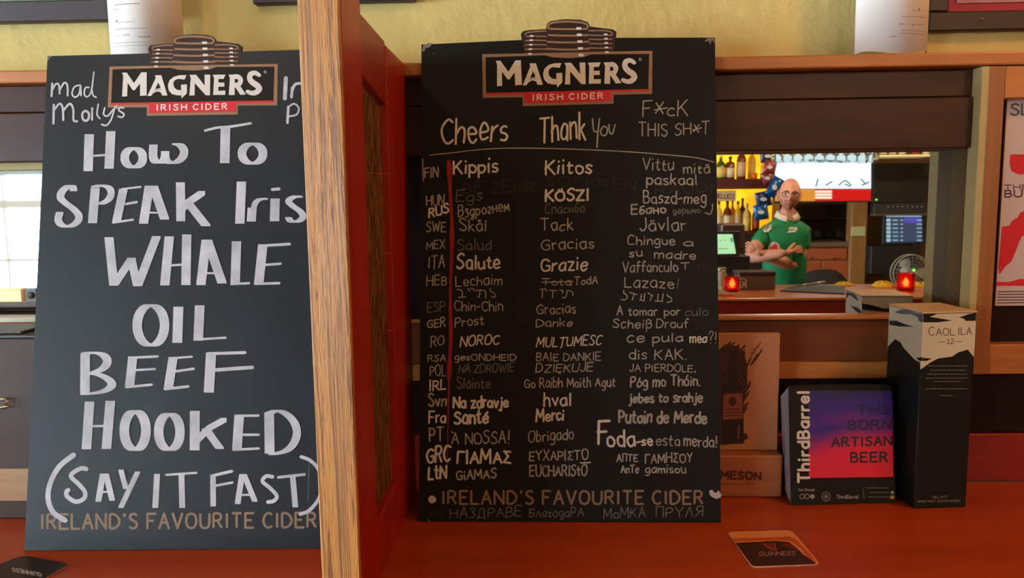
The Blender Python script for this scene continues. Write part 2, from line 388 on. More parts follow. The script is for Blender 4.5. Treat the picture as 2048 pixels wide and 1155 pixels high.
# ------------------------------------------------------------------ the front wall
struct(bx('floor', -7.6, 5.1, -5.4, 1.5, -.1, 0, m_floor))
struct(bx('ceiling', -7.6, 5.1, -5.4, 1.5, 2.75, 2.85, m_ceil))
wf = struct(bx('wall_front', -7.4, 5.0, 1.412, 1.5, 0, 2.75, m_plaster))
zt = lambda v, y: aty(1600, v, y)[2]
YL = 1.322
zl0, zl1 = zt(137, YL), zt(110, YL)
struct(bx('trim_1', -2.6, 2.2, YL, 1.4118, zl0, zl1, m_trim, None, .003, 2))['label'] = 'honey brown ledge running under the yellow plaster'
z_a = aty(50, 224, 1.345)[2]; z_b = zt(300, 1.345)
XJ = float(aty(1948, 450, 1.325)[0])
for nm, a, b, y, m, lb in (('plank', z_a, zl0, 1.352, m_dark, None), ('plank', z_b, z_a-.0015, 1.345, m_dark, None),
                   ('plank', zt(723, 1.392), zt(640, 1.392), 1.392, m_mid, None), ('plank', zt(639.6, 1.388), zt(632, 1.388), 1.387, m_trim, 'lighter lip under the mirrors'),
                   ('plank', zt(757, 1.384), zt(724, 1.384), 1.382, m_trim, None), ('plank', ZC+.088, zt(758, 1.384), 1.392, m_black, None), ('plank', ZC, ZC+.087, 1.374, m_redx, None)):
    o = bx(nm, -2.6, XJ-.0005, y, 1.4119, a, b, m, wf, .0015)
    if lb: o['label'] = lb
# mirrors
def mirror(x0, x1, lab):
    t = thing('wall_mirror', ((x0+x1)/2, YM, z_b-.31), lab, 'mirror')
    za = zt(632, 1.40)-.004
    bx('mirror_glass', x0, x1, YM, YM+.0065, za, z_b+.03, m_mirror, t)
    return t
bx('plank', -.34, -.10, 1.385, 1.4119, zt(631, 1.388), z_b+.01, m_black, wf, .0015)  # added black plank, stands in for the shaded gap beside the partition
t = mirror(-.0995, XJ, 'wide wall mirror right of the partition, showing the lit bar and the barman')
t = mirror(-2.6, -.3405, 'wall mirror left of the partition, showing bright daylight windows')
bx('mirror_bead', -2.6, -.3405, 1.385, 1.4049, zt(632, 1.388)+.0002, zt(628, 1.39)+.006, mat('bead_cream', (232, 226, 206), .5), t, .001)['label'] = 'pale bead along the glass'
bx('mirror_bead', -2.6, -.3405, 1.385, 1.4049, z_b-.012, z_b+.02, m_pale, t, .001)
# framed panel at the right end
t = thing('framed_panel', (XJ+.2, 1.35, ZC+.2), 'brown wooden frame with a recessed dark panel at the right edge, right of the mirror', 'panel')
zp0, zp1 = aty(1990, 748, 1.325)[2], zl0-.001
zi0, zi1 = aty(1990, 689, 1.325)[2], aty(2030, 196, 1.325)[2]
XI = float(aty(1994, 450, 1.325)[0]); XR = XI+.36
bx('jamb', XJ, XJ+.02, 1.3585, 1.4118, zp0, zp1, m_olive, t)['label'] = 'dark olive jamb'
bx('jamb', XJ, XJ+.012, 1.3251, 1.358, zp0, zp1, m_pale, t, .001)['label'] = 'pale green painted edge'
bx('stile', XJ+.0122, XI, 1.325, 1.4117, zp0, zp1, m_stile, t, .001)
bx('stile', XR, XR+.06, 1.325, 1.4117, zp0, zp1, m_stile, t, .001)
bx('rail', XI+.0003, XR-.0003, 1.326, 1.4117, zi1, zp1, m_trim, t, .0015); bx('rail', XI+.0003, XR-.0003, 1.326, 1.4117, zp0, zi0, m_trim, t, .0015)
bx('panel', XI, XR, 1.352, 1.36, zi0, zi1, m_black, t)
for a, b, y, m in ((ZC+.088, zp0-.001, 1.38, m_black), (ZC, ZC+.087, 1.374, m_redx)): bx('plank', XJ+.0005, 2.2, y, 1.4119, a, b, m, wf, .0015)
bx('plank', XR+.061, 2.2, 1.335, 1.4119, zp0, zp1, m_dark, wf, .0015)
# poster in that frame
pp = Plane((0, 1.3475, 0), (0, 1, 0))
x0, x1 = float(aty(2000, 450, 1.3475)[0]), XR-.02
pz1, pz0 = float(aty(2030, 197, 1.3475)[2]), float(aty(1995, 611, 1.3475)[2])
po = bx('event_poster', x0, x1, 1.3476, 1.3515, pz0, pz1, mat('poster_paper', (206, 196, 200), .35)); tag(po, 'white and red paper poster in the wooden frame at the right edge', 'poster')
ink = Ink(pp.pix, .0003)
write(ink, 'SL', 2022, 230, 2058, 229, 22, 4.2); ink.make('poster_lettering', mat('grey_print', (96, 92, 96), .6), po)
ink = Ink(pp.pix, .0003); k = 2.142; C = lambda p: [(1900+a/k, 180+b/k) for a, b in p]
write(ink, 'THE', 2009, 379, 2056, 378, 9, 2); ink.make('poster_lettering', mat('dark_print', (92, 60, 66), .6), po); ink = Ink(pp.pix, .0003)
write(ink, 'BU', 2010, 394, 2044, 393, 13, 3.2); ink.make('poster_lettering', mat('dark_print', (92, 60, 66), .6), po); ink = Ink(pp.pix, .0003)
for y in range(5): ink.stroke([(1996-y*.3, 583+y*5.6), (2075, 582+y*5.6)], 2.2)
ink.make('poster_small_text', mat('dark_print', (92, 60, 66), .6), po)
ink = Ink(pp.pix, .0003)
ink.poly(C([(258, 275), (400, 275), (400, 362), (290, 360), (262, 345), (255, 310)]))
ink.poly(C([(222, 585), (255, 580), (265, 560), (290, 545), (300, 525), (330, 512), (400, 505), (400, 640), (310, 625), (296, 650), (282, 690), (262, 735), (240, 752), (212, 790), (206, 760), (216, 660)]))
ink.poly(C([(198, 838), (198, 820), (250, 822), (300, 808), (400, 812), (400, 838)])); ink.make('red_print_shape', m_redp, po)
# ------------------------------------------------------------------ the bar ledge
t = thing('counter', (-.2, 1.0, 0), 'reddish orange wooden counter under the blackboards along the front', 'counter')
bx('counter_top', -2.6, 2.2, .60, 1.3738, ZC-.045, ZC-.0002, m_ctop, t, .004, 2)
bx('counter_front', -2.6, 2.2, .72, 1.3698, 0, ZC-.0455, m_dark, t)
# ------------------------------------------------------------------ the partition screen
XD = -.22; XL = XD-.0475; t = thing('partition_screen', ((XD+XL)/2, 1.1, ZC), 'wooden partition screen between the two blackboards, oak front edge and red sides', 'screen')
ztop = 1.832
bx('front_edge', XL, XD-.0008, .895, .903, ZC, ztop+.12, m_oak, t, .0012)['label'] = 'pale oak front edge strip'
bx('stile', XL+.0015, XD, .9032, 1.0, ZC, ztop+.12, m_red, t, .0008)
bx('stile', XL+.0015, XD, 1.16, 1.3215, ZC, ztop-.008, m_red, t, .0008)
hexa('top_rail', [(XL+.0015, 1.0002, 1.758), (XD-.001, 1.0002, 1.758), (XD-.001, 1.1598, 1.738), (XL+.0015, 1.1598, 1.738), (XL+.0015, 1.0002, ztop+.002), (XD-.001, 1.0002, ztop+.002), (XD-.001, 1.1598, ztop-.002), (XL+.0015, 1.1598, ztop-.002)], m_redx, t, .0015)
bx('bottom_rail', XL+.0015, XD-.001, 1.0002, 1.1598, ZC, ZC+.083, m_red, t, .0015)
m_amber = bpy.data.materials.new('wrinkled_amber_glass'); m_amber.use_nodes = True
nt = m_amber.node_tree; b = nt.nodes['Principled BSDF']; tc = nt.nodes.new('ShaderNodeTexCoord'); mp = nt.nodes.new('ShaderNodeMapping'); mp.inputs['Scale'].default_value = (1, 1.2, .42)
nt.links.new(tc.outputs['Object'], mp.inputs[0]); n = nt.nodes.new('ShaderNodeTexNoise'); n.inputs['Scale'].default_value = 70; n.inputs['Detail'].default_value = 5; n.inputs['Distortion'].default_value = 1.2
nt.links.new(mp.outputs[0], n.inputs['Vector']); r = nt.nodes.new('ShaderNodeValToRGB'); r.color_ramp.elements[0].position = .38; r.color_ramp.elements[1].position = .72
r.color_ramp.elements[0].color = lin((62, 42, 14)); r.color_ramp.elements[1].color = lin((150, 108, 52)); nt.links.new(n.outputs[0], r.inputs[0]); nt.links.new(r.outputs[0], b.inputs['Base Color'])
bp = nt.nodes.new('ShaderNodeBump'); bp.inputs['Distance'].default_value = .006; bp.inputs['Strength'].default_value = .9; nt.links.new(n.outputs[0], bp.inputs['Height']); nt.links.new(bp.outputs[0], b.inputs['Normal']); b.inputs['Roughness'].default_value = .18
z0, z1 = ZC+.0835, 1.757; ph = (z1-z0)/5
for i in range(5):
    o = hexa('glass_pane', [(XD-.016, 1.0003, z0+i*ph), (XD-.010, 1.0003, z0+i*ph), (XD-.010, 1.1597, z0+i*ph), (XD-.016, 1.1597, z0+i*ph),
          (XD-.016, 1.0003, z0+(i+1)*ph-.0012), (XD-.010, 1.0003, z0+(i+1)*ph-.0012), (XD-.010, 1.1597, min(1.7375, z0+(i+1)*ph-.0012)), (XD-.016, 1.1597, min(1.7375, z0+(i+1)*ph-.0012))], m_amber, t, .0006)
    if i == 0: o['label'] = 'wrinkled amber pane'
# ------------------------------------------------------------------ the two blackboards
def bplane(x, y, lean, yaw, roll, w_, h):
    ex = np.array([math.cos(yaw)*math.cos(roll), math.sin(yaw)*math.cos(roll), math.sin(roll)]); e0 = np.array([-math.sin(yaw), math.cos(yaw), 0.])
    ez = np.array([0, 0, 1.])*math.cos(lean)+e0*math.sin(lean); ez -= ex*(ez @ ex); ez /= np.linalg.norm(ez)
    O = np.array([x, y, ZC+.0012]); return O, ex, ez, np.cross(ex, ez)
def hom(src, dst):
    A = []; B = []
    for (x, y), (u, v) in zip(src, dst):
        A += [[x, y, 1, 0, 0, 0, -u*x, -u*y], [0, 0, 0, x, y, 1, -v*x, -v*y]]; B += [u, v]
    h = np.append(np.linalg.solve(A, B), 1).reshape(3, 3)
    def f(p): q = h @ np.array([p[0], p[1], 1]); return (q[0]/q[2], q[1]/q[2])
    return f
LC = [(98, 425), (1820, 398), (1815, 822), (80, 845)]     # logo frame in close-up units
def board(par, corners, logo_dst, lab, mf, wh, br, dim):
    O, ex, ez, nn = bplane(*par); n = -nn if nn @ (O-CP) > 0 else nn
    P = Plane(O, n); H = hom(LC, logo_dst)
    t = thing('blackboard', tuple(O+ex*par[5]/2), lab, 'blackboard', )
    bump = [(500, 290), (492, 235), (515, 207), (600, 195), (745, 188), (755, 140), (790, 113), (900, 98), (960, 94), (1100, 102), (1165, 122), (1190, 165), (1300, 178), (1420, 193), (1452, 215), (1450, 262), (1432, 272)]
    bl, br_, tr, tl = corners
    out = [bl, br_, tr]+[H(q) for q in reversed(bump)]+[tl]
    fr = [P.pix(u, v) for u, v in out]
    for i_ in (0, 1): fr[i_] = fr[i_]+ez*((ZC+.0006-fr[i_][2])/ez[2])
    bk = [p-n*.005 for p in fr]
    for i_ in (0, 1): bk[i_][2] = max(bk[i_][2], ZC+.0006)
    prism('board', fr, bk, mf, t, m_bke)
    S = P.pix
    def L(q): return [H(p) for p in q]
    i1 = Ink(S, .0002)
    i1.poly(L([(503, 290), (500, 238), (520, 212), (600, 201), (750, 194), (762, 145), (795, 119), (900, 104), (960, 100), (1100, 108), (1160, 128), (1182, 170), (1300, 184), (1415, 199), (1446, 218), (1444, 262), (1425, 410), (515, 430)])); i1.make('keg_emblem', m_keg, t)
    i2 = Ink(S, .0005)
    i2.poly(L([(98, 425), (1820, 398), (1815, 822), (1412, 826), (1412, 915), (480, 930), (480, 842), (80, 845)])); 
    def arc(x0, x1, y, dip, w_, ink=i2): ink.stroke(L([(x0+(x1-x0)*k/8, y+dip*math.sin(math.pi*k/8)) for k in range(9)]), w_/5.12, cap=False)
    i2.stroke(L([(765, 175), (775, 145), (830, 125), (960, 117), (1100, 127), (1155, 145), (1165, 170)]), 4.2, True)
    for y, d in ((185, 4), (245, 6), (308, 8), (374, 10), (436, 22)): arc(772-(y-185)*.18, 1162+(y-185)*.1, y, d, 20)
    i2.stroke(L([(535, 240), (555, 222), (650, 210), (745, 206)]), 2.6, True); i2.stroke(L([(1178, 204), (1320, 203), (1395, 215), (1415, 238)]), 2.6, True)
    for k, y in enumerate((258, 297, 338, 380)): arc(540-k*6, 746, y, -3, 12); arc(1172, 1412-k, y-12, 3, 12)
    i2.make('logo_frame', m_bronze, t)
    i3 = Ink(S, .0009); i3.poly(L([(130, 455), (722, 437), (800, 458), (960, 466), (1120, 456), (1190, 430), (1785, 428), (1775, 775), (115, 797)])); i3.make('logo_panel', mat('logo_black', (8, 7, 7), .5, spec=.3), t)
    i4 = Ink(S, .0012); i4.poly(L([(115, 800), (1775, 772), (1780, 792), (1392, 798), (1392, 890), (502, 902), (502, 814), (117, 820)])); i4.make('logo_banner', m_redp, t)
    i5 = Ink(S, .0016)
    for x, w_, ys in ((1072, 50, (183, 244, 308, 374, 438)),): 
        for k, y in enumerate(ys): i5.poly(L([(x-25+k*4, y-12), (x+25+k*4, y-12), (x+27+k*4, y+12), (x-23+k*4, y+12)]))
    for k, y in enumerate((254, 294, 337, 379, 424)): i5.poly(L([(582-k*6, y-8), (618-k*6, y-8), (616-k*6, y+8), (580-k*6, y+8)]))
    for k, y in enumerate((240, 281, 323, 366, 410)): i5.poly(L([(1324+k*2, y-8), (1360+k*2, y-8), (1362+k*3, y+8), (1326+k*3, y+8)]))
    for q in ([(228, 490), (275, 488), (350, 595), (350, 668), (338, 668), (285, 592), (280, 730), (228, 735), (240, 520)], [(350, 595), (425, 486), (480, 484), (480, 722), (412, 726), (412, 600), (358, 668), (350, 668)],
              [(565, 515), (630, 515), (692, 722), (640, 724), (622, 688), (585, 680), (545, 700), (526, 726), (487, 728), (572, 545)],
              [(888, 513), (820, 515), (760, 530), (715, 565), (697, 615), (705, 670), (740, 708), (790, 720), (832, 722), (832, 668), (790, 664), (762, 640), (752, 600), (765, 568), (800, 552), (868, 560)],
              [(832, 655), (832, 612), (892, 608), (892, 700), (836, 752)],
              [(918, 512), (985, 510), (972, 600), (970, 722), (916, 722), (932, 545)], [(935, 512), (985, 510), (1128, 690), (1128, 720), (1085, 720), (968, 590)], [(1072, 510), (1130, 509), (1128, 720), (1074, 660)],
              [(1155, 512), (1215, 510), (1212, 716), (1160, 718), (1170, 545)], [(1212, 510), (1286, 509), (1268, 552), (1212, 554)], [(1212, 590), (1275, 591), (1275, 632), (1212, 632)], [(1212, 674), (1286, 672), (1283, 716), (1212, 716)],
              [(1318, 510), (1382, 508), (1380, 718), (1320, 718), (1332, 545)]): i5.poly(L(q))
    i5.stroke(L([(1375, 531), (1410, 530), (1437, 552), (1440, 580), (1420, 610), (1375, 618)]), 9.4, True, False); i5.poly(L([(1378, 625), (1420, 600), (1496, 712), (1438, 716)]))
    i5.stroke(L([(1632, 515), (1590, 492), (1545, 505), (1535, 550), (1565, 590), (1610, 620), (1632, 655), (1600, 690), (1555, 698), (1512, 682)]), [7.5, 9, 10.5, 11, 11.5, 12, 11.5, 10.5, 9, 7.5], True)
    i5.stroke(L([(1692+12*math.cos(a/8*6.283), 482+12*math.sin(a/8*6.283)) for a in range(9)]), .9, False, False)
    a, b_ = H((583, 874)), H((1300, 862)); write(i5, 'IRISH CIDER', a[0], a[1], b_[0], b_[1], 11, 2.5, gap=4.2)
    i5.make('logo_lettering', wh, t)
    i6 = Ink(S, .0021)
    i6.poly(L([(598, 592), (622, 645), (566, 658)])); i6.stroke(L([(558, 672), (590, 662), (628, 662)]), .8, True); i6.make('logo_letter_counter', mat('logo_black', (8, 7, 7), .5, spec=.3), t)
    return t, S, n
lb = (-.7703, 1.088, .2199, .0245, .0122, .4633, .7665)
rb = (-.1947, 1.196, .150, -.0063, -.0032, .4799, .7792)
tl_, SL_, nl = board(lb, [(49, 1097), (674, 1092), (674, 97), (95, 112)], [(200+x/5.12, 50+y/5.12) for x, y in LC], 'left blackboard in daylight, broad white lettering HOW TO SPEAK WHALE OIL BEEF HOOKED', m_bk, m_white, 0, 0)
tr_, SR_, nr = board(rb, [(838, 1045), (1442, 1044), (1430, 75), (843, 89)], [(940+x/5.12, 30+y/5.12) for x, y in [(125, 402), (1868, 366), (1865, 808), (132, 848)]], 'right blackboard listing cheers, thank you and curses in many languages', m_bk2, m_white, 0, 0)
# printed slogan
ink = Ink(SL_, .0006, 2e-6); write(ink, "IRELAND'S FAVOURITE CIDER", 83, 1057, 632, 1053.5, 29, 5, gap=2.6, capends=False); ink.make('printed_slogan', m_bronze2, tl_)
ink = Ink(SR_, .0006, 2e-6); write(ink, "IRELAND'S FAVOURITE CIDER", 885, 1007, 1405, 1007, 26, 4.4, gap=2.6, capends=False); ink.make('printed_slogan', m_bronze2, tr_)
# left board: broad chisel lettering
def cs(ox, oy, s): return lambda p: [(ox+a/s, oy+b/s) for a, b in p]
def ell(cx, cy, rx, ry, n=20): return [(cx+rx*math.sin(2*math.pi*k/n), cy-ry*math.cos(2*math.pi*k/n)) for k in range(n+1)]
def word(sp, s, items, nm='chalk_word', m=None):
    ink = Ink(SL_, .0010, 4e-6); f = cs(*sp, s)
    for it in items:
        kd, w_, pts = it[0], it[1], f(it[2])
        if kd == 'N': ink.nib(pts, w_/s, (it[3] if len(it) > 3 else 12)/s)
        elif kd == 'n': ink.nib(pts, w_/s, 13/s, True)
        elif kd == 'S': ink.stroke(pts, w_/s)
        else: ink.stroke(pts, w_/s, True)
    return ink.make(nm, m or m_chalk, tl_)
A1 = (80, 230); A2 = (80, 450); A3 = (80, 680); A4 = (60, 880); Q = 3.657
word(A1, Q, [('N', 68, [(361, 146), (353, 404)]), ('N', 68, [(519, 124), (506, 386)]), ('S', 15, [(375, 299), (480, 292)]), ('n', 62, ell(687, 312, 66, 71)),
             ('n', 62, [(831, 222), (828, 300), (845, 340), (880, 347), (912, 320), (917, 270)]), ('n', 60, [(918, 270), (922, 325), (955, 350), (1005, 342), (1045, 305), (1055, 260), (1030, 222), (998, 212)])])
word(A1, Q, [('s', 18, [(1208, 114), (1300, 92), (1400, 84), (1542, 60)]), ('N', 70, [(1357, 96), (1352, 346)]), ('n', 62, ell(1555, 282, 77, 74))])
word(A1, Q, [('n', 54, [(246, 550), (238, 522), (205, 522), (162, 560), (152, 605), (190, 645), (250, 690), (286, 740), (270, 785), (215, 815), (160, 805), (134, 765), (146, 715)]),
             ('N', 66, [(405, 540), (386, 784)]), ('n', 50, [(400, 525), (450, 515), (505, 530), (522, 575), (500, 620), (455, 645), (435, 648)]),
             ('N', 62, [(610, 545), (560, 780)]), ('S', 14, [(600, 541), (736, 525)]), ('S', 18, [(630, 650), (708, 636)]), ('S', 16, [(535, 786), (680, 765)]),
             ('N', 66, [(800, 522), (758, 788)]), ('N', 66, [(830, 522), (912, 758)]), ('S', 13, [(760, 712), (885, 714)]),
             ('N', 66, [(1028, 498), (1031, 770)]), ('N', 50, [(1184, 570), (1075, 645), (1035, 690)], 30), ('N', 66, [(1090, 650), (1214, 806)])])
word(A1, Q, [('N', 68, [(1474, 492), (1462, 788)]), ('N', 66, [(1552, 682), (1546, 772)]), ('n', 40, [(1560, 700), (1574, 645), (1605, 618), (1648, 612)]), ('N', 68, [(1720, 616), (1716, 770)]), ('S', 22, [(1700, 544), (1748, 540)]),
             ('n', 48, [(1898, 598), (1862, 596), (1818, 628), (1850, 665), (1905, 705), (1925, 745), (1890, 776), (1840, 778), (1818, 752)])])
word(A2, Q, [('N', 66, [(506, 94), (540, 436)]), ('N', 60, [(548, 430), (672, 244)]), ('N', 60, [(668, 244), (712, 440)]), ('N', 62, [(718, 438), (852, 86)]),
             ('N', 68, [(946, 88), (914, 434)]), ('N', 68, [(1074, 74), (1068, 432)]), ('S', 16, [(905, 298), (1040, 288)]),
             ('N', 68, [(1216, 112), (1178, 432)]), ('N', 66, [(1226, 112), (1332, 420)]), ('S', 14, [(1215, 350), (1300, 352)]),
             ('N', 68, [(1438, 124), (1428, 430)]), ('S', 17, [(1400, 430), (1530, 424)]), ('N', 68, [(1630, 146), (1600, 430)]), ('S', 20, [(1640, 150), (1826, 138)]), ('S', 17, [(1650, 290), (1760, 282)]), ('S', 18, [(1580, 428), (1750, 424)])])
word(A2, Q, [('n', 68, ell(812, 732, 100, 148)), ('N', 72, [(1013, 602), (1005, 854)]), ('N', 70, [(1169, 592), (1158, 838)]), ('S', 16, [(1132, 836), (1358, 822)])])
word(A3, Q, [('N', 70, [(331, 106), (330, 394)]), ('n', 62, [(330, 98), (390, 90), (460, 104), (494, 150), (470, 200), (410, 232), (372, 240)]), ('n', 62, [(372, 246), (430, 250), (495, 280), (528, 322), (495, 360), (430, 382), (340, 392)]),
             ('N', 66, [(679, 124), (656, 340)]), ('S', 18, [(660, 128), (862, 118)]), ('S', 16, [(700, 218), (842, 210)]), ('S', 18, [(634, 342), (818, 324)]),
             ('N', 66, [(974, 128), (940, 352)]), ('S', 16, [(956, 132), (1112, 120)]), ('S', 18, [(985, 228), (1124, 208)]), ('S', 20, [(914, 356), (1084, 338)]),
             ('N', 74, [(1252, 96), (1236, 376)]), ('S', 22, [(1228, 98), (1500, 90)]), ('S', 26, [(1270, 218), (1555, 198)])])
word(A3, Q, [('N', 70, [(363, 454), (341, 790)]), ('N', 70, [(515, 448), (487, 788)]), ('S', 17, [(360, 628), (465, 626)]), ('n', 70, ell(697, 659, 79, 142)), ('n', 68, ell(947, 669, 78, 132)),
             ('N', 72, [(1133, 522), (1132, 798)]), ('N', 40, [(1345, 582), (1240, 640), (1150, 730), (1140, 780)], 30), ('N', 60, [(1215, 650), (1315, 788)]),
             ('N', 70, [(1458, 550), (1441, 796)]), ('S', 18, [(1440, 552), (1598, 550)]), ('S', 18, [(1470, 690), (1600, 690)]), ('S', 18, [(1416, 800), (1600, 790)]),
             ('N', 72, [(1677, 540), (1680, 822)]), ('n', 58, [(1672, 535), (1740, 514), (1805, 540), (1860, 600), (1880, 680), (1852, 760), (1790, 812), (1700, 832)])])
s4 = 3.413
word(A4, s4, [('s', 36, [(298, 100), (200, 180), (140, 290), (125, 400), (160, 490), (240, 545)])], 'chalk_bracket'); word(A4, s4, [('s', 24, [(1852, 112), (1910, 135), (1965, 190), (2000, 290), (1970, 400), (1905, 478), (1845, 503)])], 'chalk_bracket')
word(A4, s4, [('s', 30, [(385, 195), (345, 192), (280, 240), (335, 300), (375, 350), (370, 395), (315, 418), (258, 385), (248, 355), (262, 338)]), ('N', 40, [(498, 232), (468, 412)]), ('N', 38, [(520, 232), (562, 406)]), ('S', 13, [(490, 352), (540, 350)]), ('N', 34, [(622, 205), (655, 325)]), ('N', 34, [(735, 218), (622, 455)])])
word(A4, s4, [('N', 40, [(868, 234), (856, 454)]), ('S', 15, [(930, 235), (1136, 221)]), ('N', 40, [(1035, 235), (1040, 454)])])
word(A4, s4, [('N', 38, [(1250, 240), (1251, 444)]), ('S', 20, [(1242, 242), (1378, 210)]), ('S', 17, [(1262, 310), (1382, 287)]), ('N', 38, [(1448, 235), (1418, 428)]), ('N', 36, [(1462, 235), (1535, 412)]), ('S', 14, [(1430, 372), (1520, 370)]),
              ('s', 26, [(1655, 248), (1612, 244), (1588, 280), (1640, 325), (1685, 378), (1665, 412), (1625, 420)]), ('S', 19, [(1696, 252), (1874, 232)]), ('N', 38, [(1794, 250), (1812, 450)])])
word(A4, s4, [('s', 5, [(1907, 150), (1903, 250), (1898, 410)])], 'chalk_drip', m_ch3)
T0 = (0, 0)
word(T0, 3.2, [('S', 14, [(335, 535), (331, 615)]), ('s', 12, [(336, 575), (358, 538), (378, 545), (383, 600)]), ('s', 12, [(384, 575), (412, 530), (432, 548), (434, 612)]), ('s', 10, [(515, 545), (478, 556), (462, 600), (482, 622), (508, 600), (516, 552), (520, 612)]), ('s', 10, [(570, 560), (548, 562), (540, 600), (558, 620), (585, 585), (602, 462)]), ('s', 10, [(590, 580), (598, 612), (616, 622)])])
word(T0, 3.2, [('S', 15, [(345, 672), (343, 790)]), ('s', 14, [(350, 700), (382, 664), (402, 690), (406, 768)]), ('s', 14, [(408, 705), (448, 664), (470, 700), (472, 768), (494, 776)]), ('s', 15, ell(549, 741, 22, 32, 8)), ('S', 13, [(591, 692), (590, 766)]), ('s', 11, [(630, 668), (622, 730), (640, 758)]), ('s', 11, [(672, 690), (664, 730), (690, 742), (725, 700)]), ('s', 11, [(738, 680), (712, 765), (682, 802), (652, 796)]), ('S', 9, [(750, 675), (748, 692)]), ('s', 11, [(792, 690), (766, 690), (762, 706), (794, 730), (782, 750), (757, 745)])])
word(T0, 3.2, [('S', 26, [(1830, 500), (1824, 630)]), ('S', 18, [(1872, 560), (1866, 622)]), ('s', 18, [(1870, 580), (1890, 540), (1925, 534)])])
word(T0, 3.2, [('S', 17, [(1846, 684), (1840, 785)]), ('s', 12, [(1848, 684), (1882, 664), (1912, 690), (1900, 732), (1850, 745)])])
ink = Ink(SL_, .0008); ink.poly([(95, 113), (95, 124), (102, 114), (108, 111.5)]); ink.make('worn_corner', m_ch3, tl_)
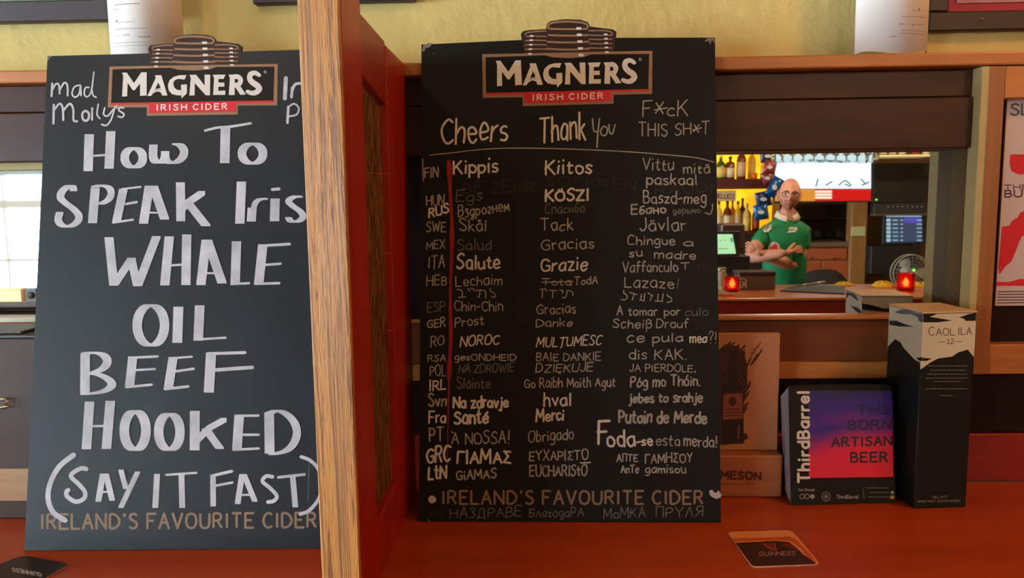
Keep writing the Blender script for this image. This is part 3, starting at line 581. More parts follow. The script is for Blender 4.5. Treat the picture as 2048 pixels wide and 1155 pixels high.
# right board: small handwriting. text, x0, y0, x1, y1 (baseline), capital height, pen, material
RW = '''Cheers,884,286,1014,279,48,4.4,1
Thank,1080,284,1170,277,50,4.2,1
F*cK,1285,233,1376,230,28,2.6,2
THIS,1278,271,1334,271,26,2.4,2
SH*T,1350,270,1418,266,24,2.2,2
FIN,850,355,876,354,19,2.4,2
HUN,853,411,888,409,19,2.4,2
RUS,858,434,897,425,18,3.6,1
SWE,853,463,891,462,20,2.2,2
MEX,853,498,889,496,16,2,2
ITA,857,537,889,534,23,2.4,2
HEB,854,571,893,569,18,2.2,2
ESP,855,624,889,622,18,2,3
GER,855,655,890,652,16,2.4,2
RO,862,694,888,688,20,2.2,2
RSA,856,722,891,721,13,2,2
POL,860,751,891,752,20,2,2
IRL,859,781,892,778,19,3,1
Svn,857,811,892,810,23,3.4,2
Fra,858,845,891,844,22,3.4,1
PT,859,881,887,880,26,3,2
GRC,854,924,900,921,28,4.4,1
LtN,857,958,892,955,26,4.4,1
BG,859,1032,882,1030,11,2,4
Kippis,908,346,995,343,27,4.2,1
BE ZEHR,926,386,1070,384,22,3.5,4
Egs,912,404,964,400,21,2,3
Вздрогнем,917,433,1018,422,22,2.4,2
Skål,919,461,972,462,22,2.6,2
Salud,915,500,982,498,20,2,3
Salute,914,537,999,536,26,4,1
Lechaim,912,571,1004,569,20,2.2,2
Chin-Chin,909,621,1005,621,19,2.2,2
Prost,910,653,967,648,18,2.4,2
NOROC,920,692,997,687,18,2.8,1
gesONDHEID,910,720,1032,720,13,2.2,2
NA ZDROWIE,917,745,1027,743,16,2,3
Sláinte,914,777,980,775,20,2.2,3
Na zdravje,907,815,1016,813,22,4.4,1
Santé,909,848,976,845,25,4.6,1
À NOSSA!,904,887,1019,885,23,2.6,2
ГIAMAΣ,915,926,1021,925,24,4.4,1
GiAMAS,913,958,992,955,18,3,2
Kiitos,1091,347,1183,345,26,4,1
SOCKREN,1093,370,1270,380,18,3,4
KÖSZI,1091,402,1177,400,21,4.4,1
Спасибо,1090,427,1169,423,18,1.8,3
Tack,1082,461,1145,460,22,2.6,2
Gracias,1083,499,1187,496,22,2.6,2
Grazie,1082,541,1174,539,25,3.6,1
Tota,1084,570,1142,570,14,2,2
TodA,1149,569,1195,567,14,2.2,2
Gracias,1074,628,1151,625,19,2.2,2
Danke,1073,653,1144,652,16,2.2,2
MULŢUMESC,1073,694,1202,688,18,2.4,1
BAIE DANKIE,1073,721,1201,720,15,2.2,2
DZIĘKUJE,1071,744,1185,742,16,2.2,2
Go Raibh Maith Agut,1049,775,1230,772,18,2.4,2
hval,1088,811,1141,810,24,3.8,1
Merci,1073,842,1127,839,22,3.8,1
Obrigado,1057,884,1147,877,21,2.4,2
EYXAPIΣTO,1059,920,1176,918,19,2.6,2
EUCHARIStO,1060,951,1174,950,20,2.8,2
Vittu,1285,340,1347,340,22,2.4,2
mitä,1367,347,1419,345,18,2.4,2
paskaal,1294,368,1393,369,19,2.8,2
RAUDI,1311,388,1425,384,17,3.4,4
Baszd-meg,1287,406,1412,406,22,2.8,2
Ебано,1263,428,1331,425,18,3.2,2
дерьмо,1346,427,1400,425,12,2,3
Jävlar,1280,461,1371,460,24,2.8,2
Chingue,1255,489,1349,489,17,2.6,2
a,1368,491,1386,491,15,2.4,2
su,1259,513,1284,512,16,2.4,2
madre,1309,516,1391,518,17,2.6,2
Vaffanculo,1245,543,1355,543,20,2.4,2
T,1362,538,1378,537,12,2.2,2
utto,1381,540,1424,541,13,2.4,4
Lazaze,1249,574,1347,576,20,2.4,2
l,1354,577,1358,577,18,2,3
A,1234,630,1245,630,17,2.4,2
tomar,1257,630,1314,630,16,2.4,2
por,1329,630,1359,629,16,2.4,2
culo,1371,631,1416,630,16,2,3
Scheiß,1226,655,1303,655,18,2.4,2
Drauf,1313,655,1376,655,16,2.2,2
ce,1255,685,1288,683,20,2.6,2
pula,1306,684,1365,682,17,2.6,2
mea,1380,685,1413,684,17,2.8,1
?!,1418,688,1433,686,22,1.8,2
dis KAK.,1259,717,1373,719,18,2.4,2
JA PIERDOLE_,1259,742,1391,743,14,2,2
Póg mo Thóin.,1261,773,1400,770,20,3,2
jebes to srahje,1259,804,1404,803,19,3.6,2
Putain de Merde,1238,844,1412,845,24,4.2,2
F,1196,888,1217,888,44,5.4,1
oda,1214,892,1269,892,30,4.4,1
-se,1273,890,1304,890,19,3.6,1
esta,1313,890,1359,891,21,2.4,2
merda!,1368,891,1434,893,22,2.8,2
AΠTE,1234,922,1275,922,14,2.4,2
ГAMHΣOY,1291,925,1384,924,18,2.6,2
AnTe,1242,945,1277,944,15,2.6,2
gamisou,1291,944,1371,945,16,2.6,2
НАЗДРАВЕ,900,1035,1042,1032,19,2,3
БлагодаРА,1059,1033,1167,1031,17,2,3
МаМКА,1207,1037,1290,1033,20,2,3
ПРУЛЯ,1312,1034,1406,1032,20,2.2,3'''
MC = {'1': m_ch1, '2': m_ch2, '3': m_ch3, '4': m_ch4}
SLW = {'NOROC': 1.5, 'MULŢUMESC': 1.5, 'DZIĘKUJE': 1.5, 'NA ZDROWIE': 1.2}
for ln in RW.split('\n'):
    f = ln.split(','); tx = f[0].replace('_', ','); x0, y0, x1, y1, cp, pw = [float(q) for q in f[1:7]]
    ink = Ink(SR_, .0008, 3e-6); write(ink, tx, x0, y0, x1, y1, cp, pw, .42, SLW.get(tx, .15)); ink.make('chalk_word', MC[f[7]], tr_)
def rmark(nm, m, items, sp=(0, 0), s=1, off=.0012):
    ink = Ink(SR_, off, 3e-6); f = cs(*sp, s)
    for it in items:
        if it[0] == 'P': ink.poly(f(it[2]))
        elif it[0] == 's': ink.stroke(f(it[2]), it[1], True)
        else: ink.stroke(f(it[2]), it[1])
    return ink.make(nm, m, tr_)
rmark('chalk_word', m_ch2, [('s', 3, [(1185, 238), (1188, 262), (1197, 262)]), ('s', 3, [(1199, 237), (1196, 262), (1194, 294)]), ('s', 2.6, [(1207, 252), (1201, 262), (1205, 271), (1213, 268), (1214, 256), (1207, 252)]), ('s', 2.6, [(1218, 249), (1219, 264), (1225, 267), (1230, 249)])])
rmark('chalk_line', m_ch2, [('s', 2, [(859, 310), (900, 306), (960, 299), (1030, 296), (1140, 298), (1250, 303), (1340, 310), (1390, 315), (1428, 324)])])
rmark('chalk_line', m_ch2, [('s', 2, [(845, 318), (846, 340), (847, 362)])])
ink = Ink(SR_, .0007); ink.stroke([(898, 323), (899, 345), (900, 370), (902, 410), (904, 445), (904, 470), (903, 520), (901, 570), (901, 630), (902, 670), (900, 710), (899, 735), (898, 756)], [7, 11, 7, 6, 7, 9, 7, 5, 7, 8, 6, 10, 8], True)
ink.stroke([(898, 756), (897, 800), (896, 850), (894, 950)], [4, 3, 2, 1.5], True); o = ink.make('chalk_line', m_redchalk, tr_); o['label'] = 'thick red chalk column line'
c5 = 5.023
rmark('chalk_word', m_ch2, [('s', 2.2, [(370, 900), (400, 898), (425, 920), (425, 970)]), ('S', 2, [(385, 975), (460, 972)]), ('s', 2, [(480, 895), (492, 893), (500, 915)]), ('s', 2, [(515, 888), (532, 888), (545, 912)]), ('s', 2, [(560, 905), (598, 905), (602, 930), (592, 975), (580, 972)]), ('s', 2, [(600, 903), (640, 905), (660, 930), (660, 985)]), ('s', 2, [(708, 885), (706, 908), (740, 930), (758, 952), (754, 970), (735, 975), (715, 965)])], (840, 400), c5)
rmark('chalk_word', m_ch2, [('s', 2, [(1205, 898), (1230, 893), (1262, 893), (1272, 915)]), ('S', 2, [(1232, 905), (1226, 978)]), ('S', 2, [(1300, 905), (1375, 908)]), ('S', 2, [(1335, 908), (1330, 980)]), ('S', 2, [(1405, 903), (1435, 905)]), ('S', 2, [(1435, 905), (1432, 935)]), ('s', 2, [(1430, 975), (1465, 975), (1478, 905)]), ('s', 2, [(1490, 905), (1530, 920), (1536, 960)])], (840, 400), c5)
rmark('chalk_word', m_ch2, [('s', 2.2, [(540, 905), (540, 930), (570, 955), (570, 985), (545, 1002), (515, 995)]), ('S', 2.2, [(600, 925), (672, 948)]), ('S', 2.2, [(645, 940), (625, 1000)]), ('S', 2.2, [(752, 935), (742, 1008)]), ('S', 2.2, [(700, 1000), (745, 1010)]), ('S', 2.2, [(718, 945), (710, 985)]), ('S', 2.2, [(780, 930), (832, 960)]), ('S', 2.2, [(822, 955), (805, 1005)]), ('S', 2.2, [(935, 940), (925, 1015)]), ('S', 2.2, [(855, 1012), (930, 1015)]), ('S', 2.2, [(885, 940), (880, 1000)]), ('s', 2.2, [(975, 945), (985, 965), (1020, 985), (1015, 1015), (975, 1025)])], (1140, 400), c5)
rmark('chalk_line', m_ch2, [('S', 2, [(1083, 564), (1146, 563)])]); rmark('chalk_line', m_ch1, [('S', 2.4, [(1161, 925), (1181, 924)])]); rmark('chalk_line', m_ch2, [('s', 2.2, [(1425, 408), (1424, 420), (1420, 428), (1410, 425)])])
rmark('torn_patch', m_torn, [('P', 0, [(857, 995), (861, 990), (868, 991), (873, 997), (871, 1003), (863, 1006), (857, 1002)])])
rmark('torn_patch', m_torn, [('P', 0, [(1418, 981), (1424, 978), (1428, 984), (1434, 984), (1436, 979), (1443, 988), (1441, 994), (1433, 997), (1424, 993), (1419, 988)])])
rmark('torn_patch', mat('torn_card_dim', (120, 108, 104), .9), [('P', 0, [(1408, 84), (1414, 76), (1428, 76), (1430, 88), (1424, 80), (1420, 90), (1417, 82)]), ('P', 0, [(844, 103), (846, 92), (856, 86), (866, 87), (858, 95), (851, 96), (849, 103)]), ('P', 0, [(855, 1035), (861, 1043), (857, 1044)]), ('P', 0, [(866, 106), (869, 106), (868, 109)])])
# ------------------------------------------------------------------ whisky carton
t = thing('whisky_carton', (.65, 1.30, ZC), 'tall black and white whisky carton with printed mountains standing on the counter', 'box')
bxp = (.6101, 1.2495, .0887, .0882, .0993, .3253)
a = bxp[2]; ex = np.array([math.cos(a), math.sin(a), 0]); ey = np.array([-math.sin(a), math.cos(a), 0]); N0 = np.array([bxp[0], bxp[1], ZC+.0004]); zz = np.array([0, 0, 1.])
wd, dp, hh = bxp[3:]
m_cart = mat('carton_black', (11, 17, 15), .45, spec=.3, noise=.35, nscale=18); m_ivory = mat('carton_ivory', (214, 208, 180), .5)
c8 = [N0, N0+ex*wd, N0+ex*wd+ey*dp, N0+ey*dp]; hexa('carton_body', c8+[c+zz*(hh-.003) for c in c8], m_cart, t, .0008)
l8 = [N0-ex*.001-ey*.001, N0+ex*(wd+.001)-ey*.001, N0+ex*(wd+.001)+ey*(dp+.001), N0+ey*(dp+.001)-ex*.001]
hexa('lid_flap', [c+zz*(hh-.0028) for c in l8]+[c+zz*(hh) for c in l8], mat('lid_card', (206, 176, 136), .5), t, .0005)
PF = Plane(N0, -ey); PL = Plane(N0, -ex); k = 2.568
C = lambda p: [(1760+x/k, 570+y/k) for x, y in p]
def facemarks(P, items, nm, m, off=.0004):
    for q in items: ink = Ink(P.pix, off, 3e-6); ink.poly(C(q)); ink.make(nm, m, t)
zt_ = N0[2]+hh-.004
def clipz(P, pts):   # keep print below the lid
    return pts
def uv_of(p):  # face point -> close-up units
    d = np.array(p)-CP; w_ = d @ CF; return ((IW/2+FPX*(d @ CR)/w_-1760)*k, (IH/2-FPX*(d @ CU)/w_-570)*k)
e_tl = uv_of(N0+ey*dp+zz*(hh-.0035)); e_tn = uv_of(N0+zz*(hh-.0035)); e_tr = uv_of(N0+ex*wd+zz*(hh-.0035))
e_l3 = uv_of(N0+ey*dp+zz*.25); e_n3 = uv_of(N0+zz*.232); e_r3 = uv_of(N0+ex*wd+zz*.25)
facemarks(PL, [[e_tl, e_tn, e_n3, (205, 396), (180, 383), (150, 352), (122, 322), (105, 292), (78, 276), e_l3]], 'printed_sky', m_ivory)
facemarks(PF, [[e_tn, e_tr, e_r3, (450, 330), (400, 345), (370, 366), (300, 375), (262, 394), e_n3]], 'printed_sky', m_ivory)
lx, ly = e_tl; nx, ny = e_tn
facemarks(PL, [[(75, 138), (110, 124), (150, 128), (190, 144), (nx-1, 150), (nx-2, 190), (200, 184), (196, 165), (165, 150), (110, 148)], [(lx+1, 182), (85, 182), (125, 198), (172, 213), (100, 212), (lx+1, 203)], [(185, 374), (nx-2, 368), (nx-3, 388), (205, 388)]], 'printed_cloud', m_cart, .0009)
facemarks(PF, [[(nx+1, 143), (292, 148), (256, 162), (370, 180), (300, 190), (nx+1, 190)], [(405, 165), (455, 148), (e_tr[0]-2, 140), (e_tr[0]-4, 182), (440, 183), (432, 172)], [(nx-2, 372), (266, 376), (240, 388), (nx-3, 388)]], 'printed_cloud', m_cart, .0009)
ink = Ink(PF.pix, .0009, 3e-6); q = C([(250, 257), (470, 252), (250, 288)])
write(ink, 'C', q[0][0], q[0][1], q[0][0]+11, q[0][1], 17, 1.8); write(ink, 'AOL', q[0][0]+15, q[0][1], q[0][0]+51, q[0][1]-.4, 14, 1.7); write(ink, 'ILA', q[0][0]+59, q[1][1]+.6, q[1][0], q[1][1], 14, 1.7)
q = C([(344, 300), (378, 300)]); write(ink, '12', q[0][0], q[0][1], q[1][0], q[1][1], 9.5, 1.4)
for seg in (((298, 290), (336, 290)), ((386, 289), (425, 288))): ink.stroke(C(seg), 1.1)
ink.make('printed_lettering', mat('bronze_ink', (104, 78, 56), .5), t)
ink = Ink(PF.pix, .0006, 3e-6)
for y, xa, xb in ((414, 245, 450), (436, 258, 442), (456, 244, 446), (476, 234, 456), (494, 278, 412), (531, 236, 446), (566, 306, 372)):
    x = xa
    while x < xb: l = random.uniform(8, 30); ink.stroke(C([(x, y), (min(x+l, xb), y)]), .9); x += l+5
ink.make('printed_small_text', mat('ivory_ink', (150, 148, 132), .5), t)
ink = Ink(PF.pix, .0006, 3e-6); q = C([(266, 1092), (344, 1090), (192, 1113), (412, 1110)])
write(ink, 'ISLAY', q[0][0], q[0][1], q[1][0], q[1][1], 4.2, .8); write(ink, 'SINGLE MALT SCOTCH WHISKY', q[2][0], q[2][1], q[3][0], q[3][1], 3.4, .7); ink.make('printed_lettering', mat('ivory_ink', (150, 148, 132), .5), t)
def fl(u_, v_, face, o=.0004):   # back and far side of the carton, in fractions of the face
    if face == 'b': return N0+ey*(dp+o)+ex*wd*u_+zz*(hh-.0035)*v_
    return N0+ex*(wd+o)+ey*dp*u_+zz*(hh-.0035)*v_
for face, ps, cl in (('b', [(0, 1), (1, 1), (1, .74), (.8, .71), (.5, .68), (.25, .72), (0, .76)], [[(0, .965), (.2, .955), (.45, .935), (.7, .94), (.6, .915), (.3, .92), (0, .93)], [(.1, .86), (.4, .855), (.8, .865), (.5, .835), (.2, .84)]]),
                     ('s', [(0, 1), (1, 1), (1, .74), (.7, .70), (.4, .72), (0, .74)], [[(.1, .95), (.5, .955), (.9, .93), (.4, .92)]])):
    mk('printed_sky', [fl(a_, b_, face) for a_, b_ in ps], [tuple(range(len(ps)))], m_ivory, t)
    for c_ in cl: mk('printed_cloud', [fl(a_, b_, face, .0009) for a_, b_ in c_], [tuple(range(len(c_)))], m_cart, t)
# ------------------------------------------------------------------ tent card
p0 = atz(1582, 1010, ZC+.0003); p1 = atz(1791, 1004, ZC+.0003); lean = math.radians(11)
e = p1-p0; e /= np.linalg.norm(e); hn = np.array([-e[1], e[0], 0]); upv = np.array([0, 0, math.cos(lean)])+hn*math.sin(lean); nT = np.cross(e, upv)
PT = Plane(p0, nT); S = PT.pix
t = thing('table_tent_card', tuple((p0+p1)/2), 'black folded advertising tent card with a blue to red square, left of the whisky carton', 'sign')
m_tent = mat('tent_black', (8, 7, 8), .5, spec=.25); m_lav = mat('tent_inside', (150, 140, 146), .7)
cor = [S(1582, 1010), S(1791, 1004), S(1788, 769), S(1577, 770)]
prism('front_card', cor, [c+np.cross(e, upv)*-.0011*(1 if (np.cross(e, upv) @ (p0-CP)) < 0 else -1) for c in cor], m_tent, t)
tp = [S(1577, 770), S(1788, 769)]; bk = [np.array([p0[0], p0[1]+.082, p0[2]]), np.array([p1[0], p1[1]+.082, p1[2]])]
for i in (0, 1): tp[i] = tp[i]+np.array([0, .0015, 0])
prism('back_card', [bk[0], bk[1], tp[1], tp[0]], [c+np.array([0, .0011, .0003]) for c in (bk[0], bk[1], tp[1], tp[0])], m_tent, t)
g1 = [S(1577, 772)+np.array([.0008, .0018, 0]), S(1582, 1010)+np.array([.001, .0018, .0005])]
gl = [g1[0], aty(1561, 792, g1[0][1]+.012), aty(1564, 880, g1[0][1]+.020), aty(1568, 972, g1[0][1]+.016), aty(1575, 992, g1[1][1]+.012), g1[1]]
prism('side_flap', gl, [g+np.array([.0012, 0.0006, 0]) for g in gl], m_lav, t)['label'] = 'pale inner side flap'
# gradient square is a printed colour ramp
mg = bpy.data.materials.new('printed_colour_blend'); mg.use_nodes = True; nt = mg.node_tree; b = nt.nodes['Principled BSDF']; tc = nt.nodes.new('ShaderNodeTexCoord'); sp = nt.nodes.new('ShaderNodeSeparateXYZ')
n = nt.nodes.new('ShaderNodeTexNoise'); n.inputs['Scale'].default_value = 12; n.inputs['Detail'].default_value = 6; mp = nt.nodes.new('ShaderNodeMapping'); mp.inputs['Rotation'].default_value = (0, .5, 0); mp.inputs['Scale'].default_value = (.5, 1, 2)
nt.links.new(tc.outputs['Object'], mp.inputs[0]); nt.links.new(mp.outputs[0], n.inputs['Vector']); nt.links.new(tc.outputs['Object'], sp.inputs[0])
ad = nt.nodes.new('ShaderNodeMath'); ad.operation = 'MULTIPLY_ADD'; ad.inputs[1].default_value = .10; nt.links.new(n.outputs[0], ad.inputs[0])
a2 = nt.nodes.new('ShaderNodeMath'); a2.operation = 'MULTIPLY_ADD'; a2.inputs[1].default_value = -.13; nt.links.new(sp.outputs['X'], a2.inputs[0]); nt.links.new(sp.outputs['Z'], a2.inputs[2]); nt.links.new(a2.outputs[0], ad.inputs[2])
mr = nt.nodes.new('ShaderNodeMapRange'); mr.inputs['From Min'].default_value = .075; mr.inputs['From Max'].default_value = .235; nt.links.new(ad.outputs[0], mr.inputs['Value'])
r = nt.nodes.new('ShaderNodeValToRGB'); cr = r.color_ramp; cr.elements[0].position = 0; cr.elements[0].color = lin((226, 10, 30)); cr.elements[1].position = 1; cr.elements[1].color = lin((16, 8, 76))
for p_, c_ in ((.35, (214, 8, 62)), (.55, (128, 12, 104)), (.72, (52, 14, 122))): q = cr.elements.new(p_); q.color = lin(c_)
nt.links.new(mr.outputs[0], r.inputs[0]); nt.links.new(r.outputs[0], b.inputs['Base Color']); b.inputs['Roughness'].default_value = .5
ink = Ink(S, .0004); ink.poly([(1618, 955), (1787, 953), (1784, 781), (1616, 780)]); ink.make('printed_square', mg, t)
ink = Ink(S, .0009, 3e-6)
write(ink, 'ThirdBarrel', 1618, 963, 1617, 783, 21.5, 5.2, up=(-1.0, 0), gap=2.6)
ink.make('printed_lettering', mat('tent_white', (225, 222, 222), .5), t)
ink = Ink(S, .0006, 3e-6)
write(ink, 'Our Brands', 1597, 981, 1629, 981, 5, .9); write(ink, 'ThirdBarrel', 1673, 996, 1716, 996, 7, 1.3)
for cx in (1604, 1614): ink.stroke([(cx+4.4*math.cos(a*.524), 992+4.8*math.sin(a*.524)) for a in range(13)], 1.4)
ink.disc((1624.5, 992), 4.8, 14); ink.stroke([(1652+8.6*math.cos(a*.4), 992+9.2*math.sin(a*.4)) for a in range(17)], 1); ink.stroke([(1652+4.6*math.cos(a*.4), 992+5*math.sin(a*.4)) for a in range(17)], .8); ink.disc((1652, 992), 2.4, 8)
ink.stroke([(1726, 975), (1728, 996)], .7)
for y, xa in ((975, 1731), (984, 1740), (993, 1737)):
    x = xa
    while x < 1777: l = random.uniform(3, 8); ink.stroke([(x, y), (min(x+l, 1778), y)], 1); x += l+1.8
ink.make('printed_small_text', mat('tent_grey_ink', (158, 152, 152), .5), t)
ink = Ink(S, .0008); ink.poly([(1782, 981), (1787, 981), (1787, 987), (1782, 987)]); ink.make('printed_badge', mat('pale_badge', (170, 190, 180), .5), t)
ink = Ink(S, .0008); ink.poly([(1780, 990), (1788, 990), (1788, 997), (1780, 997)]); ink.make('printed_badge', mat('orange_badge', (200, 130, 50), .5), t)
ink = Ink(S, .0008, 3e-6); write(ink, 'BEER', 1702, 923, 1774, 922, 18, 4, gap=2.6); write(ink, 'ARTISAN', 1664, 892, 1783, 889, 17, 4, gap=2.4); ink.make('printed_lettering', mat('dark_ink', (46, 8, 30), .5), t)
ink = Ink(S, .0008, 3e-6); write(ink, 'BORN', 1697, 858, 1782, 856, 17, 3.8, gap=2.4); ink.make('printed_lettering', mat('navy_ink', (26, 12, 62), .5), t)
ink = Ink(S, .0008, 3e-6); write(ink, 'THE', 1714, 827, 1780, 826, 15, 3.6); ink.make('printed_lettering', mat('deep_navy_ink', (20, 10, 76), .5), t)
# ------------------------------------------------------------------ wooden bottle display
yb = float(atz(1500, 994, ZC)[1]); yq = yb+.026
t = thing('wooden_display_stand', (.36, yb, ZC), 'wooden display with a printed dark bottle on its upright board, half behind the right blackboard', 'display')
xr = float(aty(1565, 950, yb)[0]); xl = xr-2*(xr-float(aty(1467, 950, yb)[0])); zb = float(aty(1560, 910, yb)[2])
m_dsp = wood('display_wood', (150, 84, 46), (186, 112, 66), 'x', 10, .5, 9, bump=.1); m_dsb = mat('display_board', (186, 124, 84), .6, noise=.08, nscale=9)
bx('display_base', xl, xr, yb, yq+.02, ZC+.0002, zb, m_dsp, t, .003, 2)
xr2 = float(aty(1558, 780, yq)[0]); xl2 = float(aty(1467, 780, yq)[0])*2-xr2; zt2 = float(aty(1562, 666, yq)[2])
bx('upright_board', xl2, xr2, yq, yq+.012, zb+.0003, zt2, m_dsb, t, .0012)
PB = Plane((0, yq, 0), (0, 1, 0)); C = lambda p: [(1420+x/3.122, 640+y/3.122) for x, y in p]
ink = Ink(PB.pix, .0003, 2e-6); rr = random.Random(3)
for i in range(150):
    u = rr.random(); y0_ = 135+u*430; xe = 170+(330-170)*max(0, 1-abs((y0_-170)/190)) if y0_ < 360 else 250-(y0_-360)*.15
    xe *= rr.uniform(.82, 1.06); l = rr.uniform(30, 95); x0_ = rr.uniform(60, 150) if rr.random() < .5 else xe-l*.5
    ink.stroke(C([(x0_, y0_+l*.8), (min(xe, x0_+l*.8), y0_)]), rr.uniform(.6, 2.6) if x0_ > 150 else rr.uniform(2, 5))
ink.poly(C([(45, 190), (110, 150), (170, 160), (215, 200), (235, 300), (230, 420), (210, 520), (210, 770), (45, 775)]))
ink.poly(C([(60, 735), (225, 705), (240, 730), (200, 765), (70, 780)])); ink.make('printed_brush_shadow', mat('burnt_print', (58, 24, 16), .6), t)
ink = Ink(PB.pix, .0008, 3e-6); ink.poly(C([(122, 190), (165, 190), (168, 330), (200, 380), (207, 440), (209, 760), (75, 762), (70, 440), (85, 385), (118, 340)])); ink.make('printed_bottle', mat('bottle_print', (30, 10, 9), .6), t)
ink = Ink(PB.pix, .0013, 3e-6); ink.poly(C([(84, 462), (100, 448), (185, 446), (203, 460), (204, 612), (80, 620)])); ink.make('printed_bottle_label', mat('label_print', (140, 74, 64), .6), t)
ink = Ink(PB.pix, .0016, 3e-6); ink.disc(C([(140, 505)])[0], 8, 10, 10); ink.stroke(C([(90, 455), (195, 450)]), 4)
for y in (556, 575, 596): ink.stroke(C([(92, y), (194, y-3)]), 1.6)
ink.make('printed_label_mark', mat('label_dark', (66, 22, 20), .6), t)
ink = Ink(PB.pix, .0013, 3e-6); ink.stroke(C([(180, 660), (176, 735)]), 4); ink.stroke(C([(100, 385), (92, 372)]), 2); ink.stroke(C([(180, 372), (198, 400)]), 2); ink.make('printed_glint', mat('glint_print', (120, 72, 56), .6), t)
PB2 = Plane((0, yb, 0), (0, 1, 0)); ink = Ink(PB2.pix, .0006, 3e-6); q = C([(78, 985), (322, 998)])
write(ink, 'JAMESON', q[0][0]-33, q[0][1]-.6, q[1][0]-2, q[1][1]-1.5, 14, 4.2, gap=2.6)
ink.make('burnt_lettering', mat('burnt_ink', (70, 22, 12), .6), t)
ink = Ink(PB2.pix, .0006, 3e-6)
for i in range(9): x = 70+i*24; ink.stroke(C([(x, 1022), (x+17, 1021)]), 1.6)
ink.make('burnt_small_text', mat('burnt_ink2', (112, 40, 22), .6), t)
# ------------------------------------------------------------------ coasters
def coaster(lab, pts, m, cornr=.16, label=None):
    th = .0016; P = [np.array(p, float) for p in pts]; out = []
    for i in range(4):
        a, b, c = P[i-1], P[i], P[(i+1) % 4]; s = b+(a-b)*cornr; e_ = b+(c-b)*cornr
        for k in range(6): q = k/5; out.append((1-q)**2*s+2*q*(1-q)*b+q*q*e_)
    f = [atz(p[0], p[1], ZC+th) for p in out]; bk = [np.array([p[0], p[1], ZC+.0001]) for p in f]
    o = prism('beer_mat', f, bk, m, None, mat('mat_edge', (200, 160, 140), .8)); tag(o, lab, 'coaster'); return o, (lambda u, v, off=0: atz(u, v, ZC+th+off))
C = lambda p: [(1440+x/9.309, 1040+y/9.309) for x, y in p]
m_cd = mat('mat_dark', (50, 14, 12), .35)
o, S = coaster('square beer mat with a dark pint print lying before the carton and tent card', C([(128, 212), (1330, 178), (1868, 812), (610, 868)]), mat('mat_tan', (236, 150, 92), .4), .09)
ink = Ink(S, .0002, 5e-6)
ink.poly(C([(225, 332), (900, 316), (1290, 300), (1420, 350), (1700, 640), (1790, 760), (1650, 720), (1500, 520), (1300, 380), (900, 372), (260, 392)])); ink.make('printed_band', mat('mat_orange', (206, 88, 34), .4), o)
ink = Ink(S, .0005, 5e-6)
ink.poly(C([(285, 415), (600, 400), (1000, 380), (1280, 400), (1420, 500), (1560, 640), (1700, 730), (1790, 790), (1740, 812), (640, 850), (590, 830)])); ink.make('printed_stout', m_cd, o)
ink = Ink(S, .0008, 5e-6); ink.poly(C([(800, 430), (1020, 415), (1060, 560), (1000, 560)])); ink.poly(C([(1130, 430), (1270, 420), (1420, 520), (1480, 590), (1180, 470)])); ink.make('printed_glow', mat('mat_ember', (120, 26, 12), .35), o)
ink = Ink(S, .0011, 5e-6); ink.stroke(C([(800, 428), (870, 490), (985, 552)]), 1.5); ink.stroke(C([(1012, 430), (1036, 500), (1050, 560)]), 1.2); ink.make('printed_harp', mat('mat_harp', (190, 104, 74), .4), o)
ink = Ink(S, .0011, 5e-6); q = C([(735, 655), (1400, 642)]); write(ink, 'GUINNESS', q[0][0], q[0][1], q[1][0], q[1][1], 7.5, 1.3, slant=-.35); ink.make('printed_lettering', mat('mat_letters', (186, 130, 128), .4), o)
C = lambda p: [(x/4.2, 880+y/4.2) for x, y in p]
o, S = coaster('dark beer mat lying upside down at the bottom left corner of the counter', C([(-170, 1108), (185, 962), (590, 1036), (250, 1230)]), mat('mat_brown', (44, 30, 24), .35), .16)
ink = Ink(S, .0002, 5e-6); q = C([(340, 1112), (100, 1068)]); write(ink, 'GUINNESS', q[0][0], q[0][1], q[1][0], q[1][1], 7.5, 1.6, up=(0.35, 1)); ink.make('printed_lettering', mat('mat_letters2', (190, 180, 170), .4), o)
# ------------------------------------------------------------------ dark presentation box, far left
yk = 1.205; t = thing('presentation_box', (-.95, yk, ZC), 'dark brown presentation box with gold clasp standing at the far left behind the left blackboard', 'box')
m_pb = mat('box_brown', (66, 52, 44), .5, spec=.3, noise=.1, nscale=12); zz = lambda v: float(aty(35, v, yk)[2])
xa, xb_ = -1.16, float(aty(72, 700, yk)[0])
bx('box_body', xa, xb_, yk, yk+.095, ZC+.0002, zz(676), m_pb, t, .002); bx('box_lid', xa-.001, xb_+.001, yk-.001, yk+.096, zz(675.5), zz(669), mat('box_lid_black', (34, 28, 26), .35), t, .001)
bx('wooden_band', xa, xb_+.0005, yk-.0016, yk-.0001, zz(1000), zz(936), m_oak if False else wood('band_wood', (150, 112, 76), (186, 148, 106), 'x', 14, .5, 10), t, .0004)
bx('side_hinge', xb_+.0005, xb_+.004, yk+.004, yk+.014, zz(735), zz(690), m_bke, t)
P_ = Plane((0, yk, 0), (0, 1, 0)); vs = []
tube('gold_clasp', [P_.pix(0, 797, .002), P_.pix(14, 795, .004), P_.pix(20, 799, .004), P_.pix(12, 804, .004), P_.pix(22, 811, .004), P_.pix(8, 812, .004), P_.pix(-4, 816, .003)], .0014, mat('gold_metal', (220, 190, 90), .25, 1), t)
o = bx('menu_folder', -1.14, float(aty(58, 660, yk+.03)[0]), yk+.01, yk+.09, zz(668.6), zz(664), mat('folder_grey', (110, 100, 92), .5), None, .001); tag(o, 'thin grey folder lying on top of the dark presentation box', 'folder')
